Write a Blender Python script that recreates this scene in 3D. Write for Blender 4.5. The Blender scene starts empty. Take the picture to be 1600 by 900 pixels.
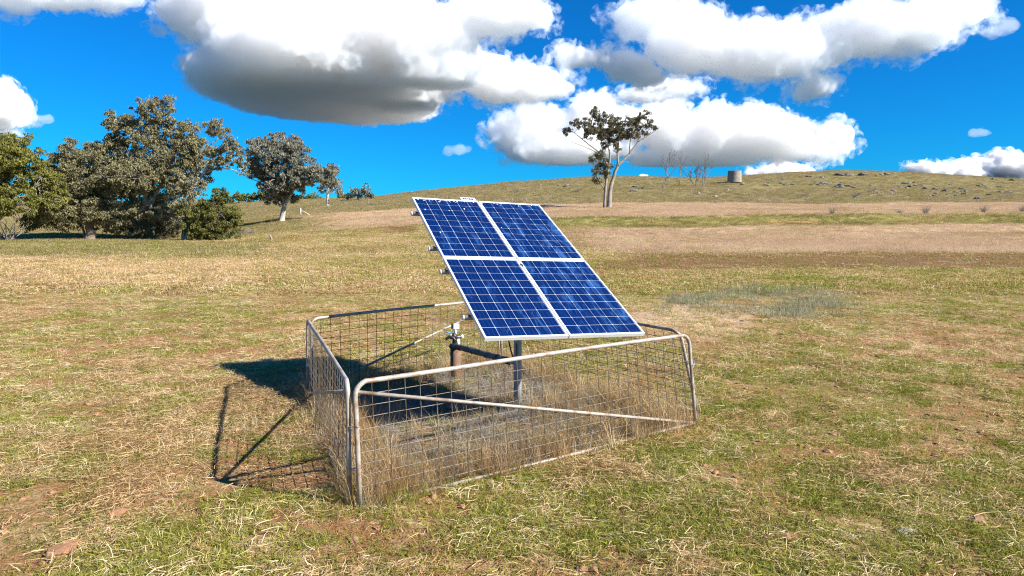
import bpy, bmesh, math, random
import numpy as np
from mathutils import Vector, Matrix, noise as mnoise

S = bpy.context.scene
random.seed(7)
RNG = np.random.default_rng(7)

# ------------------------------------------------------------------ camera
PITCH = math.atan(93 / 1067.0)
CAM_H = 2.35
cam_d = bpy.data.cameras.new("camera")
cam_d.sensor_width = 36.0
cam_d.lens = 36.0 * 1067 / 1600
cam_d.clip_start = 0.05
cam_d.clip_end = 60000
cam = bpy.data.objects.new("camera", cam_d)
S.collection.objects.link(cam)
cam.location = (0, 0, CAM_H)
cam.rotation_euler = (math.pi / 2 - PITCH, 0, 0)
S.camera = cam

# ------------------------------------------------------------------ sky and sun
SUN_AZ = math.radians(115.9)      # clockwise from +Y
SUN_EL = math.radians(33.8)
W = bpy.data.worlds.new("World")
S.world = W
W.use_nodes = True
wn, wl = W.node_tree.nodes, W.node_tree.links
wn.clear()
w_out = wn.new("ShaderNodeOutputWorld")
w_bg = wn.new("ShaderNodeBackground")
w_sky = wn.new("ShaderNodeTexSky")
w_sky.sky_type = 'NISHITA'
w_sky.sun_disc = False
w_sky.sun_elevation = SUN_EL
w_sky.sun_rotation = SUN_AZ
w_sky.altitude = 400
w_sky.air_density = 1.0
w_sky.dust_density = 0.2
w_sky.ozone_density = 2.5
w_hs = wn.new("ShaderNodeHueSaturation")
w_hs.inputs['Saturation'].default_value = 1.15
w_hs.inputs['Value'].default_value = 1.0
wl.new(w_sky.outputs[0], w_hs.inputs['Color'])
w_tint = wn.new("ShaderNodeMix"); w_tint.data_type = 'RGBA'; w_tint.blend_type = 'MULTIPLY'
w_tint.inputs[0].default_value = 1.0
w_tint.inputs[7].default_value = (.035, .645, 1.2, 1)
wl.new(w_hs.outputs[0], w_tint.inputs[6])
wl.new(w_tint.outputs[2], w_bg.inputs[0])
w_bg.inputs[1].default_value = 0.053
wl.new(w_bg.outputs[0], w_out.inputs[0])
W.cycles.sampling_method = 'MANUAL'
W.cycles.sample_map_resolution = 256

sun_d = bpy.data.lights.new("sun", 'SUN')
sun_d.energy = 5.0
sun_d.angle = math.radians(0.5)
sun_d.color = (1.0, 0.955, 0.88)
sun = bpy.data.objects.new("sun", sun_d)
S.collection.objects.link(sun)
SUN_DIR = Vector((math.sin(SUN_AZ) * math.cos(SUN_EL), math.cos(SUN_AZ) * math.cos(SUN_EL), math.sin(SUN_EL)))
sun.rotation_euler = SUN_DIR.to_track_quat('Z', 'Y').to_euler()

S.view_settings.view_transform = 'Standard'
S.view_settings.look = 'None'
S.view_settings.exposure = 1.25
S.view_settings.gamma = 1.0
cy = S.cycles
cy.use_denoising = True
cy.denoising_prefilter = 'NONE'
cy.filter_width = 1.1
cy.max_bounces = 16
cy.diffuse_bounces = 3
cy.glossy_bounces = 3
cy.transmission_bounces = 4
cy.transparent_max_bounces = 12
cy.volume_bounces = 14
cy.caustics_reflective = False
cy.caustics_refractive = False

# ------------------------------------------------------------------ helpers
F = 1067.0
cp, sp = math.cos(PITCH), math.sin(PITCH)
def ray(px, py):
    a, b = (px - 800) / F, (py - 450) / F
    return np.array([a, cp - b * sp, -sp - b * cp])
def at_depth(px, py, Y):
    d = ray(px, py)
    t = Y / d[1]
    return Vector((d[0] * t, Y, CAM_H + d[2] * t))
def slope(py):
    d = ray(800, py)
    return d[2] / d[1]

def col(o, coll=None):
    (coll or S.collection).objects.link(o)
    return o
def tag(o, label=None, cat=None, group=None, kind=None):
    if label: o['label'] = label
    if cat: o['category'] = cat
    if group: o['group'] = group
    if kind: o['kind'] = kind
    return o
def thing(name, label, cat, loc=(0, 0, 0), group=None):
    o = bpy.data.objects.new(name, None)
    o.empty_display_size = 0.2
    o.location = loc
    col(o)
    return tag(o, label, cat, group)

class MB:
    """collects verts and faces"""
    def __init__(s):
        s.v, s.f, s.n = [], [], 0
    def add(s, v, f):
        v = np.asarray(v, float).reshape(-1, 3)
        s.v.append(v)
        for q in f:
            s.f.append(tuple(int(i) + s.n for i in q))
        s.n += len(v)
    def box(s, c, size, R=None):
        h = np.array(size) / 2
        v = np.array([[x, y, z] for x in (-1, 1) for y in (-1, 1) for z in (-1, 1)]) * h
        if R is not None:
            v = v @ np.array(R).T
        s.add(v + np.array(c), [(0, 1, 3, 2), (4, 6, 7, 5), (0, 4, 5, 1), (2, 3, 7, 6), (0, 2, 6, 4), (1, 5, 7, 3)])
    def tube(s, pts, rad, seg=8, caps=True):
        pts = np.asarray(pts, float)
        n = len(pts)
        rad = np.broadcast_to(np.asarray(rad, float), (n,))
        tg = np.gradient(pts, axis=0)
        tg /= np.linalg.norm(tg, axis=1)[:, None] + 1e-12
        up = np.array([0, 0, 1.0]) if abs(tg[0][2]) < 0.9 else np.array([1.0, 0, 0])
        a = np.cross(up, tg[0]); a /= np.linalg.norm(a)
        V = []
        ang = np.arange(seg) * 2 * math.pi / seg
        for i in range(n):
            a = a - tg[i] * (a @ tg[i]); a /= np.linalg.norm(a) + 1e-12
            b = np.cross(tg[i], a)
            V.append(pts[i] + rad[i] * (np.cos(ang)[:, None] * a + np.sin(ang)[:, None] * b))
        fs = []
        for i in range(n - 1):
            for j in range(seg):
                k = (j + 1) % seg
                fs.append((i * seg + j, i * seg + k, (i + 1) * seg + k, (i + 1) * seg + j))
        if caps:
            fs.append(tuple(range(seg - 1, -1, -1)))
            fs.append(tuple((n - 1) * seg + j for j in range(seg)))
        s.add(np.concatenate(V), fs)
    def mesh(s, name, mat=None, smooth=True):
        me = bpy.data.meshes.new(name)
        v = np.concatenate(s.v) if s.v else np.zeros((0, 3))
        me.from_pydata(v.tolist(), [], s.f)
        if smooth:
            me.polygons.foreach_set('use_smooth', np.ones(len(me.polygons), bool))
        for m in (mat if isinstance(mat, (list, tuple)) else [mat]):
            if m: me.materials.append(m)
        me.update()
        return me
    def build(s, name, mat=None, parent=None, smooth=True):
        o = bpy.data.objects.new(name, s.mesh(name, mat, smooth))
        col(o)
        if parent: o.parent = parent
        return o
def put(name, me, parent=None, loc=None, M=None):
    o = bpy.data.objects.new(name, me)
    col(o)
    if parent: o.parent = parent
    if loc is not None: o.location = loc
    if M is not None: o.matrix_local = M
    return o
def quads_mesh(name, V, nper, mats, mi=None, smooth=False):
    """V (n, nper, 3): n loose polygons"""
    n = len(V)
    me = bpy.data.meshes.new(name)
    me.vertices.add(n * nper)
    me.vertices.foreach_set('co', V.reshape(-1).astype(np.float32))
    me.loops.add(n * nper)
    me.loops.foreach_set('vertex_index', np.arange(n * nper, dtype=np.int32))
    me.polygons.add(n)
    me.polygons.foreach_set('loop_start', np.arange(0, n * nper, nper, dtype=np.int32))
    me.polygons.foreach_set('loop_total', np.full(n, nper, dtype=np.int32))
    for m in mats: me.materials.append(m)
    if mi is not None: me.polygons.foreach_set('material_index', mi.astype(np.int32))
    me.update()
    me.validate()
    return me

# numpy value noise
_perm = np.random.default_rng(3).permutation(256)
_val = np.random.default_rng(4).random(256)
def vnoise(x, y, seed=0):
    xi, yi = np.floor(x).astype(int), np.floor(y).astype(int)
    fx, fy = x - xi, y - yi
    fx = fx * fx * (3 - 2 * fx); fy = fy * fy * (3 - 2 * fy)
    def h(a, b): return _val[_perm[(_perm[(a + seed * 17) & 255] + b) & 255]]
    return (h(xi, yi) * (1 - fx) + h(xi + 1, yi) * fx) * (1 - fy) + (h(xi, yi + 1) * (1 - fx) + h(xi + 1, yi + 1) * fx) * fy
def fbm(x, y, oct=4, seed=0):
    s, a, t = 0, 1, 0
    for i in range(oct):
        s = s + a * vnoise(x * 2 ** i + 13.7 * i, y * 2 ** i + 7.1 * i, seed + i); t += a; a *= .5
    return s / t
def sstep(a, b, x):
    t = np.clip((x - a) / (b - a), 0, 1)
    return t * t * (3 - 2 * t)

# ------------------------------------------------------------------ materials
def nmat(name):
    m = bpy.data.materials.new(name)
    m.use_nodes = True
    nt = m.node_tree
    nt.nodes.clear()
    return m, nt.nodes, nt.links
class NT:
    """small wrapper to write node graphs"""
    def __init__(s, name):
        s.m, s.n, s.l = nmat(name)
        s.out = s.n.new("ShaderNodeOutputMaterial")
    def node(s, typ, **kw):
        n = s.n.new(typ)
        for k, v in kw.items():
            setattr(n, k, v)
        return n
    def setin(s, sock, v):
        if isinstance(v, bpy.types.NodeSocket): s.l.new(v, sock)
        elif v is not None: sock.default_value = v
    def math(s, op, a, b=None, c=None, clamp=False):
        n = s.node("ShaderNodeMath", operation=op, use_clamp=clamp)
        for i, v in enumerate((a, b, c)): s.setin(n.inputs[i], v)
        return n.outputs[0]
    def mix(s, f, a, b, mode='MIX'):
        n = s.node("ShaderNodeMix", data_type='RGBA', blend_type=mode)
        s.setin(n.inputs[0], f); s.setin(n.inputs[6], a); s.setin(n.inputs[7], b)
        return n.outputs[2]
    def ramp(s, f, stops, interp='LINEAR'):
        n = s.node("ShaderNodeValToRGB")
        r = n.color_ramp; r.interpolation = interp
        while len(r.elements) < len(stops): r.elements.new(0.5)
        for e, (p, c) in zip(r.elements, stops):
            e.position = p
            e.color = (c, c, c, 1) if isinstance(c, (int, float)) else (*c, 1)
        s.l.new(f, n.inputs[0])
        return n.outputs[0]
    def noise(s, scale, detail=4, rough=.5, vec=None, dist=0):
        n = s.node("ShaderNodeTexNoise")
        n.inputs['Scale'].default_value = scale; n.inputs['Detail'].default_value = detail
        n.inputs['Roughness'].default_value = rough; n.inputs['Distortion'].default_value = dist
        if vec is not None: s.l.new(vec, n.inputs['Vector'])
        return n.outputs['Fac']
    def pos(s): return s.node("ShaderNodeNewGeometry").outputs['Position']
    def obj(s): return s.node("ShaderNodeTexCoord").outputs['Object']
    def attr(s, name, typ='GEOMETRY'):
        n = s.node("ShaderNodeAttribute", attribute_name=name, attribute_type=typ)
        return n
    def bump(s, h, strength=.5, dist=.05):
        n = s.node("ShaderNodeBump"); n.inputs['Strength'].default_value = strength; n.inputs['Distance'].default_value = dist
        s.l.new(h, n.inputs['Height'])
        return n.outputs[0]
    def bsdf(s, color, rough=.6, metal=0, normal=None, coat=None, spec=None):
        b = s.node("ShaderNodeBsdfPrincipled")
        s.setin(b.inputs['Base Color'], color if isinstance(color, bpy.types.NodeSocket) else (*color, 1))
        s.setin(b.inputs['Roughness'], rough); s.setin(b.inputs['Metallic'], metal)
        if normal is not None: s.l.new(normal, b.inputs['Normal'])
        if coat is not None: b.inputs['Coat Weight'].default_value = coat; b.inputs['Coat Roughness'].default_value = .04
        if spec is not None: b.inputs['Specular IOR Level'].default_value = spec
        s.l.new(b.outputs[0], s.out.inputs['Surface'])
        s.b = b
        return s.m
    def leafy(s, color, trans=.35, tcol=None, rough=.6):
        d = s.node("ShaderNodeBsdfDiffuse"); t = s.node("ShaderNodeBsdfTranslucent")
        s.setin(d.inputs['Color'], color); s.setin(t.inputs['Color'], tcol if tcol is not None else color)
        mx = s.node("ShaderNodeMixShader"); mx.inputs[0].default_value = trans
        s.l.new(d.outputs[0], mx.inputs[1]); s.l.new(t.outputs[0], mx.inputs[2])
        s.l.new(mx.outputs[0], s.out.inputs['Surface'])
        return s.m

def mat_simple(name, c1, c2, scale=8, rough=.6, metal=0, bump=.2, detail=5, bd=.01):
    t = NT(name); v = t.obj()
    n = t.noise(scale, detail, .6, v)
    c = t.ramp(n, [(.3, c1), (.7, c2)])
    return t.bsdf(c, rough, metal, t.bump(t.noise(scale * 4, 3, .6, v), bump, bd))

def mat_galv(name, base=(.40, .375, .34), rust=(.25, .11, .04), rust_amt=.62, metal=.35):
    t = NT(name); v = t.obj()
    n = t.noise(6, 6, .65, v)
    c = t.ramp(t.noise(22, 4, .6, v), [(.3, tuple(x * .72 for x in base)), (.7, base)])
    f = t.ramp(n, [(rust_amt - .04, 0.), (rust_amt + .08, .8)])
    c = t.mix(f, c, (*rust, 1))
    return t.bsdf(c, .48, metal, t.bump(t.noise(60, 2, .5, v), .15, .004))
M_GALV = mat_galv("galvanised_pipe", (.41, .365, .305), (.21, .11, .055), .54, .1)
M_GALV_DULL = mat_galv("galvanised_wire", (.165, .135, .10), (.09, .055, .028), .5, .05)
M_POLE = mat_galv("painted_steel_pole", (.40, .42, .46), (.2, .15, .11), .72, .1)
M_ALU = mat_simple("aluminium_frame", (.66, .67, .68), (.76, .76, .75), 5, .42, .25, .03)
M_BACK = mat_simple("white_backsheet", (.40, .45, .55), (.50, .54, .62), 5, .5, 0, .02)
M_BLACK = mat_simple("black_plastic", (.012, .012, .014), (.03, .03, .033), 10, .42, 0, .1)
M_DARKMETAL = mat_simple("dark_steel", (.05, .05, .055), (.10, .10, .105), 10, .45, .5, .1)
M_WHITE = mat_simple("white_plastic", (.72, .73, .74), (.82, .82, .82), 6, .35, 0, .02)
M_RUSTY = mat_simple("rusty_casing", (.09, .045, .025), (.20, .115, .065), 14, .8, 0, .5)
M_BLUE = mat_simple("blue_handle", (.05, .2, .55), (.07, .27, .65), 10, .4, 0, .02)

# ------------------------------------------------------------------ terrain heights
KY = np.array([12, 30, 45, 60, 80, 90, 94, 98, 103, 112, 130, 150, 200, 280, 400, 900, 5000.])
# pixel rows seen along chosen bearings (px at 1600 wide) for KY[2:14]
COLS = {
    -900: (412, 396, 384, 380, 379, 378, 375, 370, 362, 352, 336, 322),
    0:    (412, 396, 381, 377.5, 377.5, 377, 374, 369, 361, 353, 336, 322),
    340:  (412, 396, 380, 377.5, 377.5, 377, 374, 369, 361, 353, 336, 319),
    440:  (412, 395, 376, 369, 367, 365, 362, 356, 343, 337, 324, 314),
    560:  (412, 394, 374, 366, 364, 361, 358, 351, 340, 331, 319, 311.5),
    600:  (412, 394, 373, 365, 363, 355.5, 354, 349, 338, 329, 316, 309),
    640:  (412, 394, 373, 365, 362, 352, 350, 345, 336, 327, 313, 303),
    720:  (412, 393, 372, 362, 358, 348, 345.5, 341, 332, 323, 307, 295),
    800:  (412, 393, 371, 360, 355, 344, 342, 338, 328, 320, 302, 287),
    900:  (412, 393, 371, 358, 353, 341, 339.5, 335, 325, 317.5, 298, 280),
    1000: (412, 393, 371, 358, 352, 340, 338, 334, 325, 317.5, 297, 279.5),
    1100: (412, 393, 371, 357, 351, 339, 337, 333, 324, 317.5, 298, 281),
    1150: (412, 393, 370, 356, 350, 338, 336, 332, 324, 317.5, 297, 278),
    1230: (412, 392, 370, 355, 349, 337, 335, 331, 323, 317.5, 296, 272),
    1330: (412, 392, 369, 354, 348, 336, 334, 330, 323, 317.5, 295, 269),
    1420: (412, 392, 369, 353, 346, 335, 333, 329, 322, 317, 295, 272),
    1500: (412, 392, 368, 352, 345, 334, 332, 328, 322, 316.5, 296, 278),
    1600: (412, 392, 368, 352, 344, 333, 331, 327, 322, 316, 299, 284),
    2500: (412, 392, 368, 352, 344, 333, 331, 327, 322, 318, 312, 306),
}
def pchip(xk, yk, x):
    h = np.diff(xk); d = np.diff(yk) / h
    m = np.zeros(len(xk))
    for i in range(1, len(xk) - 1):
        if d[i - 1] * d[i] > 0:
            w1, w2 = 2 * h[i] + h[i - 1], h[i] + 2 * h[i - 1]
            m[i] = (w1 + w2) / (w1 / d[i - 1] + w2 / d[i])
    m[0], m[-1] = d[0], 0
    i = np.clip(np.searchsorted(xk, x) - 1, 0, len(xk) - 2)
    t = np.clip((x - xk[i]) / h[i], 0, 1)
    return yk[i] * (1 + 2 * t) * (1 - t) ** 2 + h[i] * m[i] * t * (1 - t) ** 2 + yk[i + 1] * t * t * (3 - 2 * t) - h[i] * m[i + 1] * t * t * (1 - t)
TU = np.linspace(-1.7, 1.7, 681)
TLY = np.linspace(math.log(12), math.log(5000), 900)
_cz, _cu = [], []
for px, rows in COLS.items():
    zk = [0, 0.0] + [CAM_H + slope(r) * y for r, y in zip(rows, KY[2:14])]
    zc = zk[-1]
    zk += [zc - 7, zc - 22, -6]
    _cz.append(pchip(np.log(KY), np.array(zk), TLY)); _cu.append((px - 800) / F)
_cz, _cu = np.array(_cz), np.array(_cu)
TZ = np.array([np.interp(TU, _cu, _cz[:, j]) for j in range(len(TLY))])   # (ly, u)
_k = np.exp(-0.5 * (np.arange(-18, 19) / 5.0) ** 2); _k /= _k.sum()
_p = np.pad(TZ, ((0, 0), (18, 18)), 'edge')
TZ = sum(_k[i] * _p[:, i:i + TZ.shape[1]] for i in range(37))

TANK_Y = 216.0
TANK_P = at_depth(1147.5, 284.5, TANK_Y)
def height(x, y, detail=True):
    x = np.asarray(x, float); y = np.asarray(y, float)
    yy = np.maximum(y, 12.0)
    u = np.clip(x / np.maximum(yy, 1), -1.69, 1.69)
    fi = (u - TU[0]) / (TU[1] - TU[0]); fj = (np.log(np.clip(yy, 12, 4999)) - TLY[0]) / (TLY[1] - TLY[0])
    i = np.clip(fi.astype(int), 0, len(TU) - 2); j = np.clip(fj.astype(int), 0, len(TLY) - 2)
    a, b = fi - i, fj - j
    z = (TZ[j, i] * (1 - a) + TZ[j, i + 1] * a) * (1 - b) + (TZ[j + 1, i] * (1 - a) + TZ[j + 1, i + 1] * a) * b
    if detail:
        far = sstep(40, 160, y)
        z = z + (fbm(x * .9, y * .9, 3, 2) - .5) * .05 * (1 - far) + (fbm(x * .08, y * .08, 4, 5) - .5) * far * 1.0
        # earth mound the tank stands on
        r = np.hypot((x - TANK_P.x - 1) / 11.5, (y - (TANK_Y - 3)) / 12.0)
        z = z + MOUND * (1 - sstep(0.25, 1.25, r))
    return z
MOUND = 0.0
MOUND = max(0.5, TANK_P.z - float(height(TANK_P.x, TANK_Y)))
def gz(x, y): return float(height(np.array([x]), np.array([y]))[0])
def drop(px, Y):
    """point on the ground along the bearing of px at depth Y"""
    x = (px - 800) / F * Y / cp * 1.0
    return Vector((x, Y, gz(x, Y)))
def hit(px, py):
    """where the line of sight through a pixel of the photograph meets the ground"""
    d = ray(px, py); ts = np.geomspace(3, 600, 4000)
    P = np.array([0, 0, CAM_H])[None] + d[None] * ts[:, None]
    below = P[:, 2] < height(P[:, 0], P[:, 1])
    k = int(np.argmax(below)) if below.any() else len(ts) - 1
    return Vector((P[k, 0], P[k, 1], gz(P[k, 0], P[k, 1])))

# ------------------------------------------------------------------ what grows where (weights 0..1 on the ground)
def cover(x, y):
    u = x / np.maximum(y, 1)
    px = 800 + F * u
    w = (fbm(x * .05, y * .05, 5, 9) - .5) * 1.35                # wobble of edges
    w2 = fbm(x * .35, y * .35, 3, 11) - .5
    yw = y * (1 + w * .16 + w2 * .05)
    # pale mown field on the right, split by the contour bank
    field = sstep(54, 66, yw) * (1 - sstep(146, 153, y + w * 6)) * sstep(840, 1010, px + w * 220)
    field = np.maximum(field, sstep(98, 101, y + w * 4) * (1 - sstep(147, 153, y + w * 10)) * sstep(450, 570, px + w * 160))
    bank = sstep(90.5, 92.5, y + w * 3) * (1 - sstep(97.6, 99.4, y + w * 3)) * sstep(540, 640, px + w * 60)
    field = field * (1 - bank) * (1 - .55 * sstep(.52, .66, fbm(x * .07, y * .12, 4, 23)))
    redbank = bank * np.exp(-((px - 615) / 45) ** 2)
    lush = sstep(52, 60, yw) * (1 - sstep(96, 100, y)) * (1 - sstep(330, 520, px + w * 350))
    soil = sstep(36, 43, yw) * (1 - sstep(56, 66, yw)) * sstep(900, 1120, px + w * 300)
    soil = np.maximum(soil, .45 * sstep(.08, .2, fbm(x * .16, y * .16, 3, 21) - .5) * (1 - sstep(30, 50, y)))
    grey = sstep(17, 19.5, yw) * (1 - sstep(25, 29, yw)) * sstep(1010, 1090, px + w2 * 80) * (1 - sstep(1280, 1390, px + w2 * 120)) * (.15 + .85 * sstep(.40, .56, fbm(x * .45, y * .45, 3, 29)))
    dry_l = sstep(24, 32, yw) * (1 - sstep(50, 56, yw)) * (1 - sstep(380, 640, px + w * 250))
    dry_r = sstep(13, 16, yw) * (1 - sstep(19, 24, yw)) * sstep(960, 1010, px) * (1 - sstep(1130, 1250, px + w2 * 150))
    hill = sstep(148, 156, y + w * 8)
    hill_l = sstep(100, 104, y) * (1 - sstep(420, 560, px))
    hill = np.maximum(hill, hill_l * .8)
    bounce_tint = np.maximum(np.maximum(sstep(420, 520, y), sstep(420, 520, np.abs(x))), sstep(150, 220, -y))  # unseen far ground, recoloured to cool the light bounced onto cloud bases
    straw = np.clip(np.maximum(field, np.maximum(dry_l * .75, dry_r * .8)), 0, 1)
    green = np.clip(np.maximum(bank * (1 - redbank) * (.35 + .5 * sstep(.35, .6, fbm(x * .15, y * .6, 3, 27))), lush * .75), 0, 1)
    soil = np.clip(np.maximum(soil, redbank) * (1 - field), 0, 1)
    return dict(straw=straw, green=green, soil=soil, grey=grey, hill=hill, bounce_tint=bounce_tint)

def graded(lo, hi, fine, near, g):
    p = [0.0]; s = fine
    while p[-1] < hi:
        if p[-1] > near: s *= g
        p.append(p[-1] + s)
    return np.array(p)
_xr = graded(0, 6000, .22, 9, 1.032)
GX = np.concatenate([-_xr[:0:-1], _xr])
_y1 = graded(0, 82, .3, 12, 1.016)
_y1 = _y1[_y1 < 88]
_y2 = np.arange(88, 100, .5)
_y3 = 100 + graded(0, 6000, .9, 60, 1.03)
_yb = -graded(0, 4000, .8, 4, 1.10)[:0:-1]
GY = np.concatenate([_yb, _y1, _y2, _y3])
gx, gy = np.meshgrid(GX, GY)
gh = height(gx, gy)
nx, ny = len(GX), len(GY)
gv = np.stack([gx, gy, gh], -1).reshape(-1, 3)
ii = (np.arange(ny - 1)[:, None] * nx + np.arange(nx - 1)[None]).reshape(-1)
gq = np.stack([ii, ii + 1, ii + nx + 1, ii + nx], 1)
gm = bpy.data.meshes.new("ground")
gm.vertices.add(len(gv)); gm.vertices.foreach_set('co', gv.reshape(-1).astype(np.float32))
gm.loops.add(len(gq) * 4); gm.loops.foreach_set('vertex_index', gq.reshape(-1).astype(np.int32))
gm.polygons.add(len(gq)); gm.polygons.foreach_set('loop_start', np.arange(0, len(gq) * 4, 4, dtype=np.int32))
gm.polygons.foreach_set('loop_total', np.full(len(gq), 4, dtype=np.int32))
gm.polygons.foreach_set('use_smooth', np.ones(len(gq), bool))
gm.update()
_cv = cover(gx.reshape(-1), gy.reshape(-1))
for k in ('straw', 'green', 'soil', 'grey', 'hill', 'bounce_tint'):
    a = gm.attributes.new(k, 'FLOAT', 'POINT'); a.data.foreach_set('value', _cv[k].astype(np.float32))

t = NT("pasture_soil")
P_ = t.pos()
nb = t.noise(.12, 5, .6, P_); nm = t.noise(1.1, 6, .65, P_); nf = t.noise(9, 6, .7, P_); nff = t.noise(45, 4, .7, P_)
A = {k: t.attr(k).outputs['Fac'] for k in ('straw', 'green', 'soil', 'grey', 'hill', 'bounce_tint')}
# base: thatch of dead grass over reddish earth
earth = t.ramp(nff, [(.3, (.11, .052, .026)), (.5, (.31, .145, .062)), (.7, (.48, .27, .13))])
thatch = t.ramp(nff, [(.25, (.17, .115, .05)), (.5, (.38, .28, .13)), (.75, (.58, .45, .24))])
greenc = t.ramp(nff, [(.25, (.055, .065, .012)), (.5, (.16, .17, .032)), (.75, (.30, .28, .07))])
fieldc = t.ramp(nff, [(.25, (.28, .19, .115)), (.5, (.47, .33, .21)), (.75, (.62, .46, .31))])
hillc = t.ramp(nf, [(.25, (.085, .072, .032)), (.5, (.20, .165, .07)), (.75, (.33, .26, .13))])
greyc = t.ramp(nff, [(.25, (.13, .12, .07)), (.55, (.28, .26, .16)), (.8, (.44, .40, .28))])
m1 = t.math('ADD', t.math('MULTIPLY', nm, .6), t.math('MULTIPLY', nf, .4))
c = t.mix(t.ramp(m1, [(.41, 0.), (.53, 1.)]), thatch, earth)
c = t.mix(t.ramp(t.math('ADD', nf, t.math('MULTIPLY', t.math('SUBTRACT', nb, .5), .8)), [(.48, 0.), (.6, .85)]), c, greenc)
def over(c, w, cc, lo=.35, hi=.65):
    f = t.math('ADD', t.math('MULTIPLY', w, 1.25), t.math('MULTIPLY', t.math('SUBTRACT', m1, .5), 1.6))
    f = t.math('SUBTRACT', f, .1)
    return t.mix(t.ramp(f, [(lo, 0.), (hi, 1.)]), c, cc)
tilled = t.ramp(nff, [(.3, (.055, .027, .014)), (.5, (.15, .07, .034)), (.72, (.30, .16, .08))])
c = over(c, A['soil'], t.mix(t.ramp(nf, [(.5, 0.), (.6, .8)]), tilled, greenc))
c = over(c, A['green'], t.mix(t.ramp(m1, [(.42, 0.), (.62, .8)]), greenc, thatch))
c = over(c, t.math('MULTIPLY', A['grey'], .55), greyc)
c = over(c, A['hill'], t.mix(t.ramp(nm, [(.45, 0.), (.65, .3)]), hillc, greenc))
c = over(c, A['straw'], t.mix(t.ramp(nm, [(.5, 0.), (.64, .6)]), fieldc, thatch))
c = t.mix(A['bounce_tint'], c, t.ramp(nb, [(.3, (.024, .042, .050)), (.7, (.050, .075, .085))]))  # dark haze-blue painted over the unseen far ground
h = t.math('ADD', t.math('MULTIPLY', nf, .6), t.math('MULTIPLY', nff, .4))
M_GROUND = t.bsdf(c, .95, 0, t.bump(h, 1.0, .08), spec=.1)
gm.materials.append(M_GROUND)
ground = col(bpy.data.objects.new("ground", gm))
tag(ground, kind='structure')

# ------------------------------------------------------------------ solar array
BL = Vector((-.282, 7.045, 1.208)); PN = Vector((.2225, -.4226, .8786)).normalized()
PU = Vector((.9132, .406, -.036)); PU = (PU - PN * PU.dot(PN)).normalized(); PV = PN.cross(PU)
PM = Matrix.Translation(BL) @ Matrix((PU, PV, PN)).transposed().to_4x4()       # panel plane: u right, v up the slope, n out
POLE = Vector((.075, 8.86, 0))
array = thing("solar_array", "four blue solar panels tilted on a steel pole inside the wire pen", "solar array", POLE)
def to_arr(M): return Matrix.Translation(-POLE) @ M

# cell and glass materials
t = NT("solar_cell")
v = t.obj(); oi = t.node("ShaderNodeObjectInfo")
vor = t.node("ShaderNodeTexVoronoi"); vor.inputs['Scale'].default_value = 45; t.l.new(v, vor.inputs['Vector'])
gr = t.node("ShaderNodeSeparateColor"); t.l.new(vor.outputs['Color'], gr.inputs[0])
base = t.mix(gr.outputs[0], (.0006, .0085, .055, 1), (.0012, .013, .085, 1))
base = t.mix(oi.outputs['Random'], base, (.0008, .011, .07, 1))
wv = t.node("ShaderNodeTexWave", wave_type='BANDS', bands_direction='X'); wv.inputs['Scale'].default_value = 6.2
t.l.new(v, wv.inputs['Vector'])
base = t.mix(t.ramp(wv.outputs['Fac'], [(.93, 0.), (.99, .35)]), base, (.02, .06, .17, 1))
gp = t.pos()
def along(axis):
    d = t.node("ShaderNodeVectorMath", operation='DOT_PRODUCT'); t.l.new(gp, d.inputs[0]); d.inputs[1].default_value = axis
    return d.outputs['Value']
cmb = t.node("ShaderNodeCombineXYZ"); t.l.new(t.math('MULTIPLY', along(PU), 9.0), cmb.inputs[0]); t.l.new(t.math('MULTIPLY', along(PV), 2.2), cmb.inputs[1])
dust_glare = t.noise(1.0, 5, .72, cmb.outputs[0], .6)
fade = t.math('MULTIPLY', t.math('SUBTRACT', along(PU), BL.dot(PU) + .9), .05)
dust_glare = t.math('ADD', dust_glare, fade)
base = t.mix(t.ramp(dust_glare, [(.54, 0.), (.70, .5)]), base, (.05, .16, .42, 1))  # dusty smears and their glare, painted into the cell colour in pale streaks
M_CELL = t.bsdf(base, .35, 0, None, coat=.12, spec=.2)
M_DROP = mat_simple("dried_droppings", (.55, .53, .47), (.80, .78, .72), 60, .8, 0, .2)

CW, CH, PWD, PHT = .1505, .1515, .992, 1.650
def rounded_cell():
    b = MB(); w, h, c_, z = CW / 2, CH / 2, .006, .0
    o = [(-w + c_, -h), (w - c_, -h), (w, -h + c_), (w, h - c_), (w - c_, h), (-w + c_, h), (-w, h - c_), (-w, -h + c_)]
    top = [(x, y, .0025) for x, y in o]; bot = [(x, y, 0) for x, y in o]
    b.add(top + bot, [tuple(range(8))] + [(i, 8 + i, 8 + (i + 1) % 8, (i + 1) % 8) for i in range(8)])
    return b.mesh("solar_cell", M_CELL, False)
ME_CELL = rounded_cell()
def frame_mesh():
    b = MB(); w, d, H_ = .020, .040, 0.004
    zc = H_ - d / 2
    b.box((w / 2, PHT / 2, zc), (w, PHT, d)); b.box((PWD - w / 2, PHT / 2, zc), (w, PHT, d))
    b.box((PWD / 2, w / 2, zc - .0006), (PWD - 2 * w, w, d)); b.box((PWD / 2, PHT - w / 2, zc - .0006), (PWD - 2 * w, w, d))
    return b.mesh("panel_frame", M_ALU, False)
ME_FRAME = frame_mesh()
_b = MB(); _b.box((PWD / 2, PHT / 2, -.005), (PWD - .039, PHT - .039, .004)); ME_SHEET = _b.mesh("backsheet", M_BACK, False)
GAP = .018
spots = [("upper left panel, spattered with droppings along its top edge", 0, 1), ("upper right panel with pale dusty glare painted in streaks", 1, 1),
         ("lower left panel", 0, 0), ("lower right panel", 1, 0)]
px_, py_ = (PWD - .052) / 6, (PHT - .066) / 10
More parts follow.
